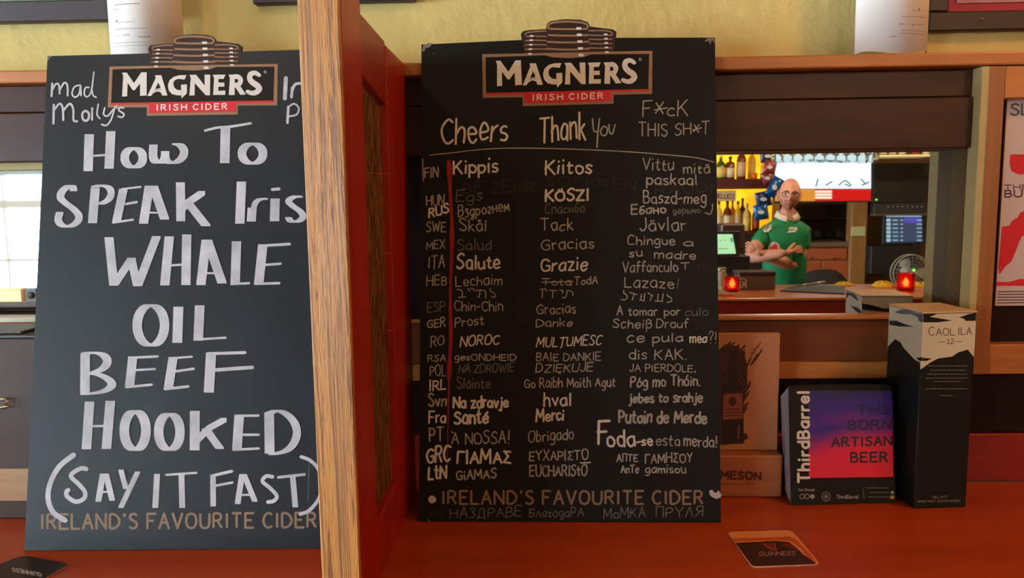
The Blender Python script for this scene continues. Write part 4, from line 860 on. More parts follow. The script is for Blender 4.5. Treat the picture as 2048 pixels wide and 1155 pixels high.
# ------------------------------------------------------------------ curled paper menus on the ledge
m_pap = mat('menu_paper', (234, 232, 228), .8)
def roll(u0, u1, v, ymid, r, a0, a1, lab, lines, hgt, bell):
    xc = (aty(u0, v, ymid)[0]+aty(u1, v, ymid)[0])/2; z0 = zl1+.0003; N_ = 28
    r = (aty(u1, v, ymid)[0]-aty(u0, v, ymid)[0])/2
    def P(a, z, o=0): q = a0+(a1-a0)*a; return (xc+(r+o)*math.sin(q), ymid-(r*.62+o)*math.cos(q), z)
    vs, fs = [], []
    for j in range(2):
        for i in range(N_+1): vs.append(P(i/N_, z0+j*hgt+(.0035*math.sin(i/N_*9) if j == 0 else 0)+(.0036 if j == 0 else 0)))
    for i in range(N_+1): a_ = P(i/N_, z0, -.0004); vs.append((a_[0], a_[1], vs[i][2])); 
    for i in range(N_+1): a_ = P(i/N_, z0+hgt, -.0004); vs.append(a_)
    n = N_+1
    for i in range(N_): fs += [(i, i+1, n+i+1, n+i), (2*n+i, 3*n+i, 3*n+i+1, 2*n+i+1), (i, 2*n+i, 2*n+i+1, i+1), (n+i, n+i+1, 3*n+i+1, 3*n+i)]
    fs += [(0, n, 3*n, 2*n), (n-1, 2*n+n-1, 3*n+n-1, n+n-1)]
    o = mk('paper_menu', vs, fs, m_pap, None, True); tag(o, lab, 'menu', None)
    ink = Ink(lambda a, z, off: P(a, z, off), .0003, 2e-6)
    for (s, e_, z, wv) in lines:
        n_ = max(2, int((e_-s)*40)); zz_ = z0+z
        for k in range(n_):
            a = s+(e_-s)*k/n_; b = a+(e_-s)/n_*.8
            h = .0004*wv; dz = (e_-s)*0
            ink.vs += [P(a, zz_-h, .0003), P(b, zz_-h, .0003), P(b, zz_+h, .0003), P(a, zz_+h, .0003)]; i = len(ink.vs); ink.fs.append((i-4, i-3, i-2, i-1))
    ink.make('menu_text', mat('pencil_grey', (120, 120, 124), .8), o)
    return o
yy = 1.362
def zof(u, v): return float(aty(u, v, yy)[2])-zl1
roll(222, 366, 60, 1.367, .06, -1.6, 1.6, 'curled white paper menu standing on the ledge behind the left blackboard', [(.3, .5, zof(270, 3), 1.6), (.3, .55, zof(270, 18), 1.4), (.27, .36, zof(260, 27), 1), (.33, .5, zof(270, 53), .8), (.28, .6, zof(270, 66), 1), (.3, .34, zof(270, 79), 1), (.38, .45, zof(270, 78), 1.2), (.52, .62, zof(300, 82), 1.6), (.25, .6, zof(270, 93), .7), (.25, .6, zof(270, 99), .7), (.31, .33, zof(260, 50), 5)], .297, 0)
roll(1710, 1853, 60, 1.364, .06, -1.6, 1.6, 'curled white paper menu standing on the ledge at the upper right of the mirror', [(.45, .6, zof(1780, 2), 1.4), (.62, .76, zof(1820, 4), 1.4), (.6, .66, zof(1800, 31), .8), (.7, .73, zof(1810, 31), .8), (.5, .8, zof(1790, 43), 1), (.48, .54, zof(1770, 58), 1.3), (.6, .64, zof(1790, 59), 1.4), (.66, .74, zof(1800, 57), 1.3), (.5, .78, zof(1790, 70), .8), (.5, .78, zof(1790, 76), .9), (.42, .47, zof(1750, 82), 1.3), (.665, .68, zof(1810, 28), 6)], .297, 0)
# ------------------------------------------------------------------ framed pictures high on the plaster
def frame(lab, u0, u1, vb, vt, mf, mm, mi, bt):
    y = 1.392; um = (u0+u1)/2; x0, x1 = float(aty(u0, vb, y)[0]), float(aty(u1, vb, y)[0]); z0 = float(aty(um, vb, y)[2]); zt3 = z0+.34; b_ = z0-0
    t = thing('picture_frame', ((x0+x1)/2, 1.411, z0), lab, 'picture'); th = float(aty(um, vt, y)[2])-z0
    bx('frame_rail', x0, x1, y, 1.4118, z0, z0+th, mf, t, .002); bx('frame_rail', x0, x1, y, 1.4118, zt3-th, zt3, mf, t, .002)
    bx('frame_stile', x0, x0+th, y, 1.4118, z0+th+.0003, zt3-th-.0003, mf, t, .002); bx('frame_stile', x1-th, x1, y, 1.4118, z0+th+.0003, zt3-th-.0003, mf, t, .002)
    bx('mount', x0+th+.0003, x1-th-.0003, y+.006, 1.4117, z0+th+.0003, zt3-th-.0003, mm, t); bx('picture', x0+th+bt, x1-th-bt, y+.004, y+.0058, z0+th+bt, zt3-th-bt, mi, t)
    return t, z0, th
frame('dark wide framed picture high on the plaster at the upper left corner', -330, 300, 45, 3, mat('frame_dark', (50, 42, 46), .5), mat('mount_teal', (96, 116, 112), .6, noise=.5, nscale=30), mat('picture_dusk', (140, 110, 110), .6, noise=.5, nscale=12), .02)
t, z0, th = frame('black framed picture with crimson mount at the upper right corner', 1858, 2300, 58, 19, mat('frame_black', (34, 14, 10), .45), mat('mount_crimson', (150, 26, 52), .6), mat('picture_pale', (170, 120, 130), .6, noise=.3, nscale=12), .014)
q = aty(1963, 40, 1.392); lathe('screw_head', [(.0001, 0), (.0028, 0), (.0028, .003), (.0001, .0036)], (q[0], q[1], q[2]), mat('screw_steel', (170, 170, 170), .3, 1), t, 10)
t, z0, th = frame('dark frame whose lower edge just shows at the top, behind the partition', 505, 830, 4, -14, mat('frame_dark', (50, 42, 46), .5), mat('mount_teal', (96, 116, 112), .6), mat('picture_dusk', (140, 110, 110), .6), .02)
# ================================================================== the room behind the viewer, as the mirrors show it
m_wb = mat('back_wall_paint', (104, 72, 40), .8, noise=.15, nscale=3)
m_wy = mat('side_wall_paint', (176, 150, 88), .85)
YB = 8.0; yb_ = 2*YM-YB
wx0, wx1, wz0, wz1 = -6.9, -4.5, .50, 2.06
wb = struct(bx('wall_back', wx1, 5.0, yb_-.12, yb_, 0, 2.75, m_wb))
for a_ in ((-7.4, wx0, 0, 2.75), (wx0, wx1, 0, wz0), (wx0, wx1, wz1, 2.75)): bx('wall_section', a_[0]+(.0002 if a_[0] == wx0 else 0), a_[1]-.0002, yb_-.12, yb_, a_[2], a_[3], m_wb, wb)
wl = struct(bx('wall_left', -7.5, -7.4, .60, 1.5, 0, 2.75, m_wy))
for a_ in ((-5.3, -2.2, 0, 2.75), (-2.2, .60, 0, .75), (-2.2, .60, 2.35, 2.75)): bx('wall_section', -7.5, -7.4, a_[0]+.0002, a_[1]-.0002, a_[2]+(.0002 if a_[2] else 0), a_[3], m_wy, wl)
w2 = struct(bx('window_2', -7.48, -7.36, -2.19, .59, .755, .80, mat('window_white', (190, 186, 176), .6)))
for y in (-2.17, -.8, .57): bx('window_bar', -7.46, -7.42, y-.02, y+.02, .8002, 2.3498, mat('window_grey', (176, 166, 156), .6), w2)
struct(bx('wall_right', 5.0, 5.1, -5.3, 1.5, 0, 2.75, m_wy))
wn = struct(bx('window_1', wx0, wx1, yb_-.06, yb_+.02, wz0-.03, wz0-.0002, mat('window_white', (190, 186, 176), .6)))
mw = mat('window_grey', (176, 166, 156), .6)
def vx(u, Y=YB): return float(aty(u, 450, Y)[0])
def vz(v, Y=YB, u=40): return float(aty(u, v, Y)[2])
for a_ in ((wx0, wx1, vz(416), vz(400)), (wx0, wx1, vz(523), vz(517))): bx('window_bar', a_[0], a_[1], yb_-.05, yb_-.01, a_[2], a_[3], mw, wn)
for x in (vx(8), wx0+.03, wx1-.03): bx('window_bar', x-.014, x+.014, yb_-.055, yb_-.015, wz0, wz1, mw, wn)
bx('window_pane', wx0, wx1, yb_-.035, yb_-.031, wz0, wz1, mat('window_glass', (240, 250, 255), .0, trans=1, ior=1.01), wn)
MIR = True
NTH = ['first', 'second', 'third', 'fourth', 'fifth', 'sixth', 'seventh', 'eighth', 'ninth', 'tenth']
def Z_(u, v, Y): return tuple(aty(u, v, Y))
def px(n, Y): return n*Y/FPX
# things by the daylight windows
o = vbox('shutter_box', -60, 336, 80, 350, 7.7, .05, mat('shutter_grey', (120, 130, 126), .6)); tag(o, 'grey blind rail across the top of the reflected window', 'blind')
o = vbox('bench_back', -160, 577, 47, 625, 6.8, .12, mat('tan_leather', (236, 184, 130), .55), None, .02); tag(o, 'tan bench back under the reflected window', 'bench')
t = thing('speaker', Z_(61, 612, 6.5), 'small black speaker box before the reflected window', 'speaker'); vbox('speaker_case', 51, 576, 73, 612, 6.5, .14, mat('case_black', (26, 26, 30), .5), t); q = Z_(62, 590, 6.499)
tube('speaker_cone', [q, (q[0], q[1]-.008, q[2])], .03, m_bke, t, 14)
o = vbox('low_cabinet', -120, 612, 130, 646, 6.3, .18, mat('cabinet_brown', (170, 140, 116), .6, noise=.3, nscale=14)); tag(o, 'brown low cabinet below the reflected window', 'cabinet')
# the bar
m_bar = wood('bar_top_wood', (168, 84, 30), (222, 134, 58), 'x', 6, .28, 10, bump=.05); m_barf = wood('bar_front_wood', (110, 22, 14), (140, 34, 22), 'x', 6, .4, 8)
t = thing('bar', (1.2, 4.2, 0), 'reflected bar with orange wooden top and dark red front', 'bar')
bx('bar_top', -.6, 3.6, 3.93, 4.52, ZC-.014, ZC-.0002, m_bar, t, .004, 2); bx('bar_front', -.6, 3.6, 3.95, 4.45, 0, ZC-.0145, m_barf, t)
# backlit bottle shelves
m_glow = mat('shelf_glow', (255, 176, 30), .8, emit=(255, 178, 24), es=1.6, noise=.35, nscale=5)
m_shelf = mat('shelf_red_brown', (92, 30, 18), .5)
YS = 7.4
t = thing('bottle_shelves', Z_(1470, 600, YS), 'backlit yellow bottle shelves behind the bar, left of the barman', 'shelf')
vbox('back_panel', 1330, 250, 1562, 480, YS+.16, .02, m_glow, t)['label'] = 'glowing yellow back panel'
vbox('shelf_board', 1330, 358, 1560, 378, YS-.08, .23, m_shelf, t); vbox('shelf_board', 1330, 462, 1560, 470, YS-.08, .23, m_shelf, t); vbox('shelf_board', 1330, 240, 1560, 250, YS-.08, .23, m_shelf, t)
vbox('side_board', 1558, 240, 1566, 600, YS-.06, .22, m_shelf, t); vbox('shelf_base', 1330, 470, 1558, 900, YS-.05, .2, mat('base_brown', (50, 30, 22), .5), t)
MG = {'brown': mat('glass_brown', (112, 44, 18), .12, noise=.2, nscale=10), 'amber': mat('glass_amber', (200, 120, 20), .15), 'green': mat('glass_green', (60, 92, 24), .15), 'dark': mat('glass_dark', (26, 16, 12), .15),
      'clear': mat('glass_clear', (232, 214, 140), .1, trans=.5), 'yellow': mat('glass_yellow', (240, 190, 60), .15, trans=.3)}
ML = {'white': mat('label_white', (232, 214, 176), .7), 'cream': mat('label_cream', (214, 176, 140), .7), 'red': mat('label_red', (190, 70, 30), .7), 'black': mat('label_black', (30, 22, 20), .6), 'yellow': mat('label_yellow', (240, 206, 110), .7)}
def bottle(u, vb, h, w_, Y, g, lb_, cap, lab, shape=0, grp='bottles on the backlit shelves'):
    c = Z_(u, vb, Y); H = px(h, Y); R = px(w_, Y)/2
    t = thing('bottle', c, lab, 'bottle', grp)
    sh = {0: [(.92, 0), (1, .02), (1, .56), (.86, .66), (.4, .76), (.32, .80), (.32, .9)], 1: [(.95, 0), (1, .02), (1, .66), (.9, .72), (.3, .78), (.28, .9)], 2: [(.6, 0), (.66, .02), (.75, .3), (1, .5), (.95, .62), (.4, .74), (.34, .9)]}[shape]
    lathe('glass_body', [(r*R, z*H) for r, z in sh]+[(.0005, .9*H)], c, MG[g], t, 16)
    lathe('cap', [(.36*R, .9*H+.0002), (.36*R, H), (.001, H+.0002)], c, ML[cap], t, 12)
    r2 = R*1.012 if shape != 2 else R*.8; za, zb_ = (.08, .5) if shape != 2 else (.05, .3)
    lathe('paper_label', [(r2-.0006, za*H), (r2, za*H), (r2, zb_*H), (r2-.0006, zb_*H)], c, ML[lb_], t, 16)
    return t
bottle(1441, 358, 46, 19, YS, 'green', 'yellow', 'yellow', 'green necked bottle with yellow label at the left end of the upper shelf')
bottle(1460, 358, 44, 18, YS, 'brown', 'white', 'black', 'squat brown bottle with white label on the upper shelf', 1)
bottle(1482, 358, 66, 18, YS, 'brown', 'cream', 'brown' if False else 'red', 'tall reddish bottle with long cream label on the upper shelf')
bottle(1503, 358, 62, 15, YS+.06, 'yellow', 'yellow', 'black', 'pale yellow bottle with black cap on the upper shelf')
bottle(1528, 358, 40, 15, YS, 'yellow', 'yellow', 'yellow', 'short golden bottle at the right end of the upper shelf')
c = Z_(1509, 358, YS-.06); tag(lathe('tumbler', [(.018, 0), (.023, .002), (.026, .055), (.024, .055), (.02, .004)], c, mat('glass_orange', (232, 96, 20), .2)), 'small orange tumbler on the upper shelf', 'glass')
bottle(1437, 461, 58, 15, YS, 'clear', 'white', 'black', 'clear bottle with white label at the left end of the lower shelf')
bottle(1454, 461, 60, 17, YS, 'brown', 'white', 'black', 'brown whisky bottle with white label on the lower shelf')
bottle(1475, 461, 58, 14, YS, 'yellow', 'cream', 'black', 'golden bottle with cream label on the lower shelf')
bottle(1493, 461, 54, 17, YS, 'clear', 'yellow', 'cream', 'pale bottle with yellow label on the lower shelf, left of the crisp packets')
bottle(1484, 461, 64, 14, YS+.09, 'dark', 'black', 'black', 'dark bottle behind the golden ones on the lower shelf')
bottle(1464, 461, 62, 13, YS+.09, 'amber', 'yellow', 'black', 'amber bottle in the back row of the lower shelf')
bottle(1511, 461, 52, 14, YS, 'dark', 'red', 'white', 'dark bottle with red label beside the blue packets')
o = vbox('shelf_sign', 1400, 381, 1472, 402, YS-.085, .006, mat('sign_cream', (222, 190, 150), .7)); tag(o, 'cream shelf sign lettered COLLON, reversed by the mirror', 'sign')
PS = Plane((0, YS-.085, 0), (0, 1, 0)); ink = Ink(PS.pix, .001, 1e-5); write(ink, 'COLLON', 1468, 397, 1431, 396, 8.5, 1.5); ink.make('sign_lettering', mat('sign_ink', (90, 50, 34), .7), o)
# television
m_case = mat('case_black', (26, 26, 30), .5)
t = thing('television', Z_(1650, 404, 6.8), 'bright television with red band behind the barman, reflected in the mirror', 'television')
vbox('television_case', 1549, 296, 1744, 405, 6.8, .05, m_case, t)
PV = Plane((0, 6.798, 0), (0, 1, 0)); ink = Ink(PV.pix, .0002)
ink.poly([(1550, 377), (1742, 377), (1742, 297), (1550, 297)]); ink.make('screen_picture', mat('screen_white', (10, 10, 10), .3, emit=(226, 246, 255), es=1.7), t)
ink = Ink(PV.pix, .0004); ink.poly([(1600, 402), (1742, 401), (1742, 378), (1600, 378)]); ink.make('screen_band', mat('screen_red', (10, 2, 2), .3, emit=(232, 24, 20), es=1.0), t)
ink = Ink(PV.pix, .0006); ink.poly([(1550, 402), (1630, 402), (1630, 378), (1550, 378)]); ink.make('screen_band', mat('screen_orange', (10, 6, 2), .3, emit=(250, 160, 60), es=1.0), t)
ink = Ink(PV.pix, .0008, 2e-5); 
for y in (383, 389, 395): ink.stroke([(1632, y), (1662, y)], 5)
ink.make('screen_text', mat('screen_cream', (10, 10, 8), .3, emit=(255, 240, 210), es=1.2), t)
ink = Ink(PV.pix, .0008, 2e-5); 
for pl in ([(1632, 372), (1636, 358)], [(1652, 370), (1664, 363)], [(1678, 370), (1690, 361), (1702, 370)], [(1690, 368), (1700, 372)], [(1722, 358), (1732, 368)], [(1724, 370), (1738, 364)]): ink.stroke(pl, 2.6, True)
ink.stroke([(1620, 318), (1690, 322)], 7); ink.make('screen_figures', mat('screen_figures', (10, 10, 12), .3, emit=(96, 140, 158), es=.8), t)
# hanging stemmed glasses
m_gl = mat('clear_glass', (240, 246, 246), .03, trans=.95, ior=1.45)
for i in range(10):
    u = 1553+i*21.5; c = Z_(u, 326-(i % 2), 5.2); r = .036
    t = thing('stemmed_glass', c, NTH[i]+' stemmed glass from the left hanging upside down above the bar', 'glass', 'stemmed glasses hanging above the bar')
    lathe('bowl', [(r*.8, 0), (r, .03), (r*.9, .06), (r*.3, .085), (.005, .09), (.004, .09), (r*.26, .083), (r*.84, .058), (r*.95, .03), (r*.76, .0006)], c, m_gl, t, 18)
    lathe('stem', [(.0045, .0905), (.004, .16), (.034, .168), (.034, .170), (.0005, .171)], c, m_gl, t, 14)
t = thing('glass_rack', Z_(1650, 270, 4.9), 'wooden rack over the bar holding hanging glasses', 'rack'); q = Z_(1650, 326, 4.9)
for dx in range(11): x = q[0]-.36+dx*.0675-.0+.0; bx('rack_rail', x-.013, x+.013, 4.84, 4.96, q[2]+.175, q[2]+.195, m_shelf, t)
# amplifier, monitor, speaker, pillar
t = thing('amplifier', Z_(1800, 432, 7.1), 'black mixer amplifier with a row of knobs above the small monitor', 'amplifier')
vbox('amplifier_case', 1746, 326, 1858, 405, 7.1, .3, m_case, t); vbox('control_panel', 1748, 406, 1856, 426, 7.08, .3, mat('panel_grey', (44, 44, 44), .5), t); vbox('trim_strip', 1748, 426.5, 1856, 431, 7.07, .3, mat('strip_grey', (84, 76, 66), .4), t)
for i in range(8):
    c = Z_(1776+i*9.6, 413, 7.078); tube('knob', [c, (c[0], c[1]-.012, c[2])], .008, mat('knob_grey', (120, 110, 100), .4), t, 8)
c = Z_(1752.5, 399, 7.098); tube('status_light', [c, (c[0], c[1]-.004, c[2])], .009, mat('green_light', (20, 60, 20), .4, emit=(120, 255, 90), es=2), t, 8)
t = thing('monitor', Z_(1808, 488, 7.12), 'small monitor showing a blue list screen, right side of the mirror', 'monitor'); vbox('monitor_case', 1766, 432, 1852, 489, 7.12, .04, m_case, t)
PV = Plane((0, 7.118, 0), (0, 1, 0)); ink = Ink(PV.pix, .0002); ink.poly([(1771, 485), (1845, 483), (1844, 431), (1773, 431)]); ink.make('screen_picture', mat('screen_blue', (10, 10, 20), .3, emit=(62, 76, 104), es=1), t)
ink = Ink(PV.pix, .0006, 1e-5)
for k in range(6): y = 437+k*8; ink.poly([(1773, y), (1781, y), (1781, y+6), (1773, y+6)]); ink.stroke([(1786, y+3), (1795, y+3)], 2); ink.stroke([(1802, y+3), (1805, y+3)], 2.2); ink.stroke([(1834, y+3), (1843, y+3)], 2)
ink.stroke([(1773, 432), (1842, 432)], 2); ink.make('screen_list', mat('screen_list', (10, 12, 14), .3, emit=(176, 214, 226), es=1), t)
ink = Ink(PV.pix, .0004); ink.poly([(1808, 446), (1842, 446), (1842, 434), (1808, 434)]); ink.make('screen_highlight', mat('screen_violet', (10, 8, 20), .3, emit=(92, 84, 190), es=1), t)
o = vbox('loudspeaker', 1742, 492, 1840, 547, 7.05, .25, m_case); tag(o, 'black loudspeaker cabinet under the small monitor', 'speaker')
t = thing('wooden_pillar', Z_(1720, 900, 7.15), 'pale wooden pillar with a light switch plate in the mirror', 'pillar')
bx('post', vx(1703, 7.15), vx(1734, 7.15), 7.15, 7.27, 0, 2.74, wood('pillar_wood', (120, 84, 40), (160, 118, 66), 'z', 8, .5, 10), t, .003); vbox('switch_plate', 1702.5, 453, 1731, 472, 7.14, .008, mat('plate_pale', (172, 178, 138), .5), t)
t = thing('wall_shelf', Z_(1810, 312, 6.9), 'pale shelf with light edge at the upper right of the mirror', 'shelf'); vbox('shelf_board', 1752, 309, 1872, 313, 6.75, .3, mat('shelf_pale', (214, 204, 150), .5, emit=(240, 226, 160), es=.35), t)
for i, (u, cc) in enumerate(((1766, 'cup_white'), (1785, 'cup_white'), (1804, 'cup_white'), (1831, 'cup_red'), (1852, 'cup_white'))):
    c = Z_(u, 308.5, 6.9); tag(lathe('cup', [(.022, 0), (.03, .004), (.036, .075), (.033, .075), (.026, .006)], c, mat(cc, (200, 200, 186) if cc == 'cup_white' else (150, 40, 30), .4)), ('red cup on the pale shelf at the upper right of the mirror' if cc == 'cup_red' else NTH[(0, 1, 2, 3, 3)[i]]+' white cup from the left on the pale shelf, upper right of mirror'), 'cup', None if cc == 'cup_red' else 'white cups on the pale shelf')
# cupboards behind the barman
o = vbox('glass_cabinet', 1594, 408, 1702, 434, 7.62, .2, mat('cab_dark', (40, 30, 28), .4, noise=.5, nscale=22)); tag(o, 'dark cabinet box on the upper shelf behind the barman', 'cabinet')
t = thing('shelf_unit', Z_(1650, 600, 7.4), 'dark brown shelf unit behind the barman below the television', 'shelf')
vbox('shelf_board', 1590, 434.5, 1703, 437, 7.6, .25, mat('cab_line', (70, 56, 44), .4), t); vbox('back_board', 1590, 437.5, 1703, 477, 7.78, .1, mat('cab_back', (58, 32, 20), .6), t); vbox('shelf_board', 1590, 477.5, 1703, 483, 7.6, .25, m_case, t)
for u in (1612, 1634, 1656, 1678):
    c = Z_(u, 477.3, 7.68); tag(lathe('tumbler', [(.03, 0), (.036, .002), (.036, .075), (.033, .075), (.028, .004)], c, m_gl), NTH[(u-1612)//22]+' clear tumbler from the left on the dark shelf behind the barman', 'glass', 'tumblers on the dark shelf')
t = thing('cupboard', Z_(1650, 700, 7.2), 'orange brown cupboard with grey worktop behind the barman', 'cupboard')
m_cup = wood('cupboard_wood', (136, 66, 34), (172, 94, 54), 'x', 8, .5, 6)
vbox('cupboard_body', 1588, 494, 1698, 900, 7.22, .35, m_cup, t); vbox('worktop', 1586, 484, 1700, 493.5, 7.18, .38, mat('worktop_grey', (104, 88, 74), .4), t)
for (a_, b_, c_, d_) in ((1592, 497, 1694, 519), (1592, 521, 1642, 600), (1644, 521, 1694, 600)):
    dd = vbox('drawer', a_, b_, c_, d_, 7.2, .0198, m_cup, t, .003); 
    for u in ((1622, 1667) if d_ == 519 else ((a_+c_)/2,)):
        if d_ == 519: cc = Z_(u, 516, 7.199); tube('knob', [cc, (cc[0], cc[1]-.02, cc[2])], .009, mat('knob_brown', (90, 40, 24), .4), dd, 8)
# till
t = thing('till', Z_(1450, 545, 4.9), 'till with a bright green screen at the left edge of the right mirror', 'till')
vbox('till_stand', 1400, 512, 1500, 548, 4.9, .2, m_case, t); vbox('till_screen_case', 1395, 462, 1479, 513, 4.86, .03, m_case, t)
PV = Plane((0, 4.858, 0), (0, 1, 0)); ink = Ink(PV.pix, .0002); ink.poly([(1400, 508), (1472, 507), (1465, 468), (1400, 468)]); ink.make('till_screen', mat('screen_green', (8, 12, 8), .3, emit=(196, 250, 190), es=1.1), t)
ink = Ink(PV.pix, .0005, 1e-5); ink.stroke([(1437, 497), (1456, 497)], 2); ink.disc((1441, 481), 1.6); ink.disc((1450, 480), 1.6); ink.poly([(1460, 475), (1466, 475), (1467, 484), (1461, 484)]); ink.make('till_screen_marks', mat('screen_marks', (8, 12, 8), .3, emit=(110, 190, 150), es=1), t)
o = vbox('receipt_printer', 1442, 447, 1490, 500, 5.4, .15, mat('printer_brown', (62, 36, 30), .5), None, .012); tag(o, 'dark brown receipt printer standing behind the green till screen', 'printer')
# things on the bar
t = thing('bar_caddy', Z_(1515, 578, 4.3), 'grey brown caddy lettered PUB on the bar beside the left candle', 'caddy')
vbox('caddy_body', 1479, 551, 1551, 578.5, 4.3, .12, mat('caddy_brown', (92, 72, 56), .6), t); vbox('caddy_rim', 1477, 543.5, 1553, 550.5, 4.29, .14, mat('caddy_rim', (50, 34, 30), .5), t)
PV = Plane((0, 4.298, 0), (0, 1, 0)); ink = Ink(PV.pix, .0015, 1e-5); write(ink, 'PUB', 1492, 575, 1474, 575, 9, 1.8); ink.stroke([(1476, 561), (1485, 556), (1494, 561)], 1.4, True); ink.stroke([(1476, 563), (1494, 563)], 1.2); ink.make('caddy_lettering', mat('caddy_white', (206, 196, 176), .6), t)
for i, (v, lb_) in enumerate(((579, 'glass jar standing on the bar left of the candle'),)):
    t = thing('jar', Z_(1442, v, 4.15), lb_, 'jar'); c = Z_(1442, v, 4.15)
    lathe('jar_glass', [(.026, 0), (.03, .003), (.03, .085), (.022, .095), (.022, .1), (.0005, .1)], c, mat('jar_glass', (200, 196, 170), .08, trans=.6), t, 18); lathe('jar_lid', [(.024, .1002), (.024, .118), (.0005, .1185)], c, mat('jar_lid', (150, 150, 120), .4, .6), t, 18)
m_rg = mat('red_glass', (250, 62, 36), .08, trans=.92, ior=1.15); m_fl = mat('candle_flame', (255, 200, 120), .5, emit=(255, 200, 120), es=22)
for u, v, w_, lb_ in ((1464, 583, 29, 'red glass candle holder with lit candle on the bar at the left of the mirror'), (1811, 581, 34, 'red glass candle holder with lit candle on the bar at the right of the mirror')):
    Y = 4.1 if u < 1500 else 4.2; c = Z_(u, v, Y); R = px(w_, Y)/2; Hh = R*2.05
    t = thing('candle_holder', c, lb_, 'candle'); lathe('red_glass', [(R*.86, 0), (R, .004), (R, Hh), (R*.9, Hh), (R*.88, .012), (.0005, .01)], c, m_rg, t, 20)
    lathe('wax', [(R*.7, .0125), (R*.7, .02), (.0005, .021)], c, mat('wax', (240, 220, 190), .6), t, 14)
    lathe('flame', [(.006, .0215), (.016, .032), (.013, .044), (.0005, .060)], c, m_fl, t, 10)
    point('candle_light', refl((c[0], c[1], c[2]+.035)), .35, (1, .35, .12), .012)
t = thing('menu_tray', Z_(1628, 584, 4.1), 'black folded menu tray with a shiny pen on the bar before the barman', 'tray')
a_, b_, c_, d_ = Z_(1560, 582, 4.2), Z_(1690, 584.5, 4.05), Z_(1690, 576, 4.34), Z_(1588, 572, 4.36)
zc = ZC+.0004; hexa('tray_leaf', [(a_[0], a_[1], zc), (b_[0], b_[1], zc), (c_[0], c_[1], zc), (d_[0], d_[1], zc), (a_[0], a_[1], zc+.006), (b_[0], b_[1], zc+.006), (c_[0], c_[1], zc+.012), (d_[0], d_[1], zc+.02)], m_case, t, .001)
tube('pen', [Z_(1583, 572, 4.25), Z_(1620, 568, 4.26), Z_(1650, 564, 4.27)], [.004, .006, .008], mat('pen_chrome', (220, 215, 200), .15, 1), t)
def cloth(u0, u1, v0, v1, Y, lab):
    c = aty((u0+u1)/2, v1, Y); rx = px(u1-u0, Y)/2; hz = px(v1-v0, Y)*.9; vs, fs = [], []; n, m_ = 22, 8; rr = random.Random(u0)
    ph = [rr.uniform(0, 6) for _ in range(6)]
    for j in range(m_):
        for i in range(n):
            a = 2*math.pi*i/n; q = j/(m_-1); k = (1-q)*(1+.16*math.sin(3*a+ph[0])+.1*math.sin(5*a+ph[1]))
            vs.append((c[0]+rx*k*math.cos(a), c[1]+.05*k*math.sin(a), ZC+.0003+hz*(1-(1-q)**3)*(.8+.3*math.sin(4*a+ph[2]+q*4))*(1 if j else 0)))
    for j in range(m_-1):
        for i in range(n): fs.append((j*n+i, j*n+(i+1) % n, (j+1)*n+(i+1) % n, (j+1)*n+i))
    fs.append(tuple(range(n))[::-1]); fs.append(tuple(range((m_-1)*n, m_*n)))
    return tag(mk('cloth', vs, fs, mat('yellow_cloth', (240, 206, 60), .9), None, True), lab, 'cloth')
cloth(1745, 1790, 569, 582, 4.36, 'crumpled yellow cloth on the bar left of the right candle'); cloth(1668, 1706, 570, 578, 4.46, 'small yellow cloth on the bar behind the menu tray'); cloth(1815, 1870, 571, 580, 4.38, 'yellow cloth on the bar behind the right candle')
t = thing('desk_fan', Z_(1825, 582, 5.6), 'round grey desk fan with a green light behind the right candle', 'fan'); cc = Z_(1824, 546, 5.6); R = px(36, 5.6)
ring = lambda r, dy: [(cc[0]+r*math.cos(a*.2618), cc[1]+dy, cc[2]+r*math.sin(a*.2618)) for a in range(24)]
m_fan = mat('fan_grey', (150, 146, 128), .5)
for dy in (0, .05): tube('guard_ring', ring(R, dy), .005, m_fan, t, 6, True)
for k in range(5): tube('guard_ring', ring(R*(k+1)/6, -.012*(1-((k+1)/6)**2)), .0016, m_fan, t, 5, True)
for k in range(24): a = k*.2618; tube('guard_wire', [(cc[0]+.02*math.cos(a), cc[1]-.012, cc[2]+.02*math.sin(a)), (cc[0]+R*math.cos(a), cc[1], cc[2]+R*math.sin(a))], .0014, m_fan, t, 4)
for k in range(3):
    a0 = k*2.094; vs = []
    for j in range(7):
        q = j/6; aa = a0+.75*math.sin(q*math.pi)*.55; rr_ = .02+(R*.86-.02)*q
        vs += [(cc[0]+rr_*math.cos(a0-.45*math.sin(q*2.6)), cc[1]+.012, cc[2]+rr_*math.sin(a0-.45*math.sin(q*2.6))), (cc[0]+rr_*math.cos(a0+.45*math.sin(q*2.6)), cc[1]+.035, cc[2]+rr_*math.sin(a0+.45*math.sin(q*2.6)))]
    mk('fan_blade', vs, [(2*j, 2*j+1, 2*j+3, 2*j+2) for j in range(6)], mat('fan_blade', (176, 176, 164), .4), t, True)
tube('motor', [(cc[0], cc[1]+.03, cc[2]), (cc[0], cc[1]+.12, cc[2])], [.03, .035], mat('fan_white', (170, 170, 150), .5), t, 12); tube('fan_stem', [(cc[0], cc[1]+.08, ZC-.25), (cc[0], cc[1]+.08, cc[2])], .012, m_fan, t, 8)
tube('status_light', [(Z_(1828, 540, 5.58)[0], cc[1]-.02, Z_(1828, 540, 5.58)[2]), (Z_(1828, 540, 5.58)[0], cc[1]-.014, Z_(1828, 540, 5.58)[2])], .010, mat('green_light', (20, 60, 20), .4, emit=(120, 255, 90), es=2), t, 8)
lathe('fan_base', [(.08, ZC-.27), (.08, ZC-.255), (.015, ZC-.245), (.0005, ZC-.244)], (cc[0], cc[1]+.08, 0), m_fan, t, 18)
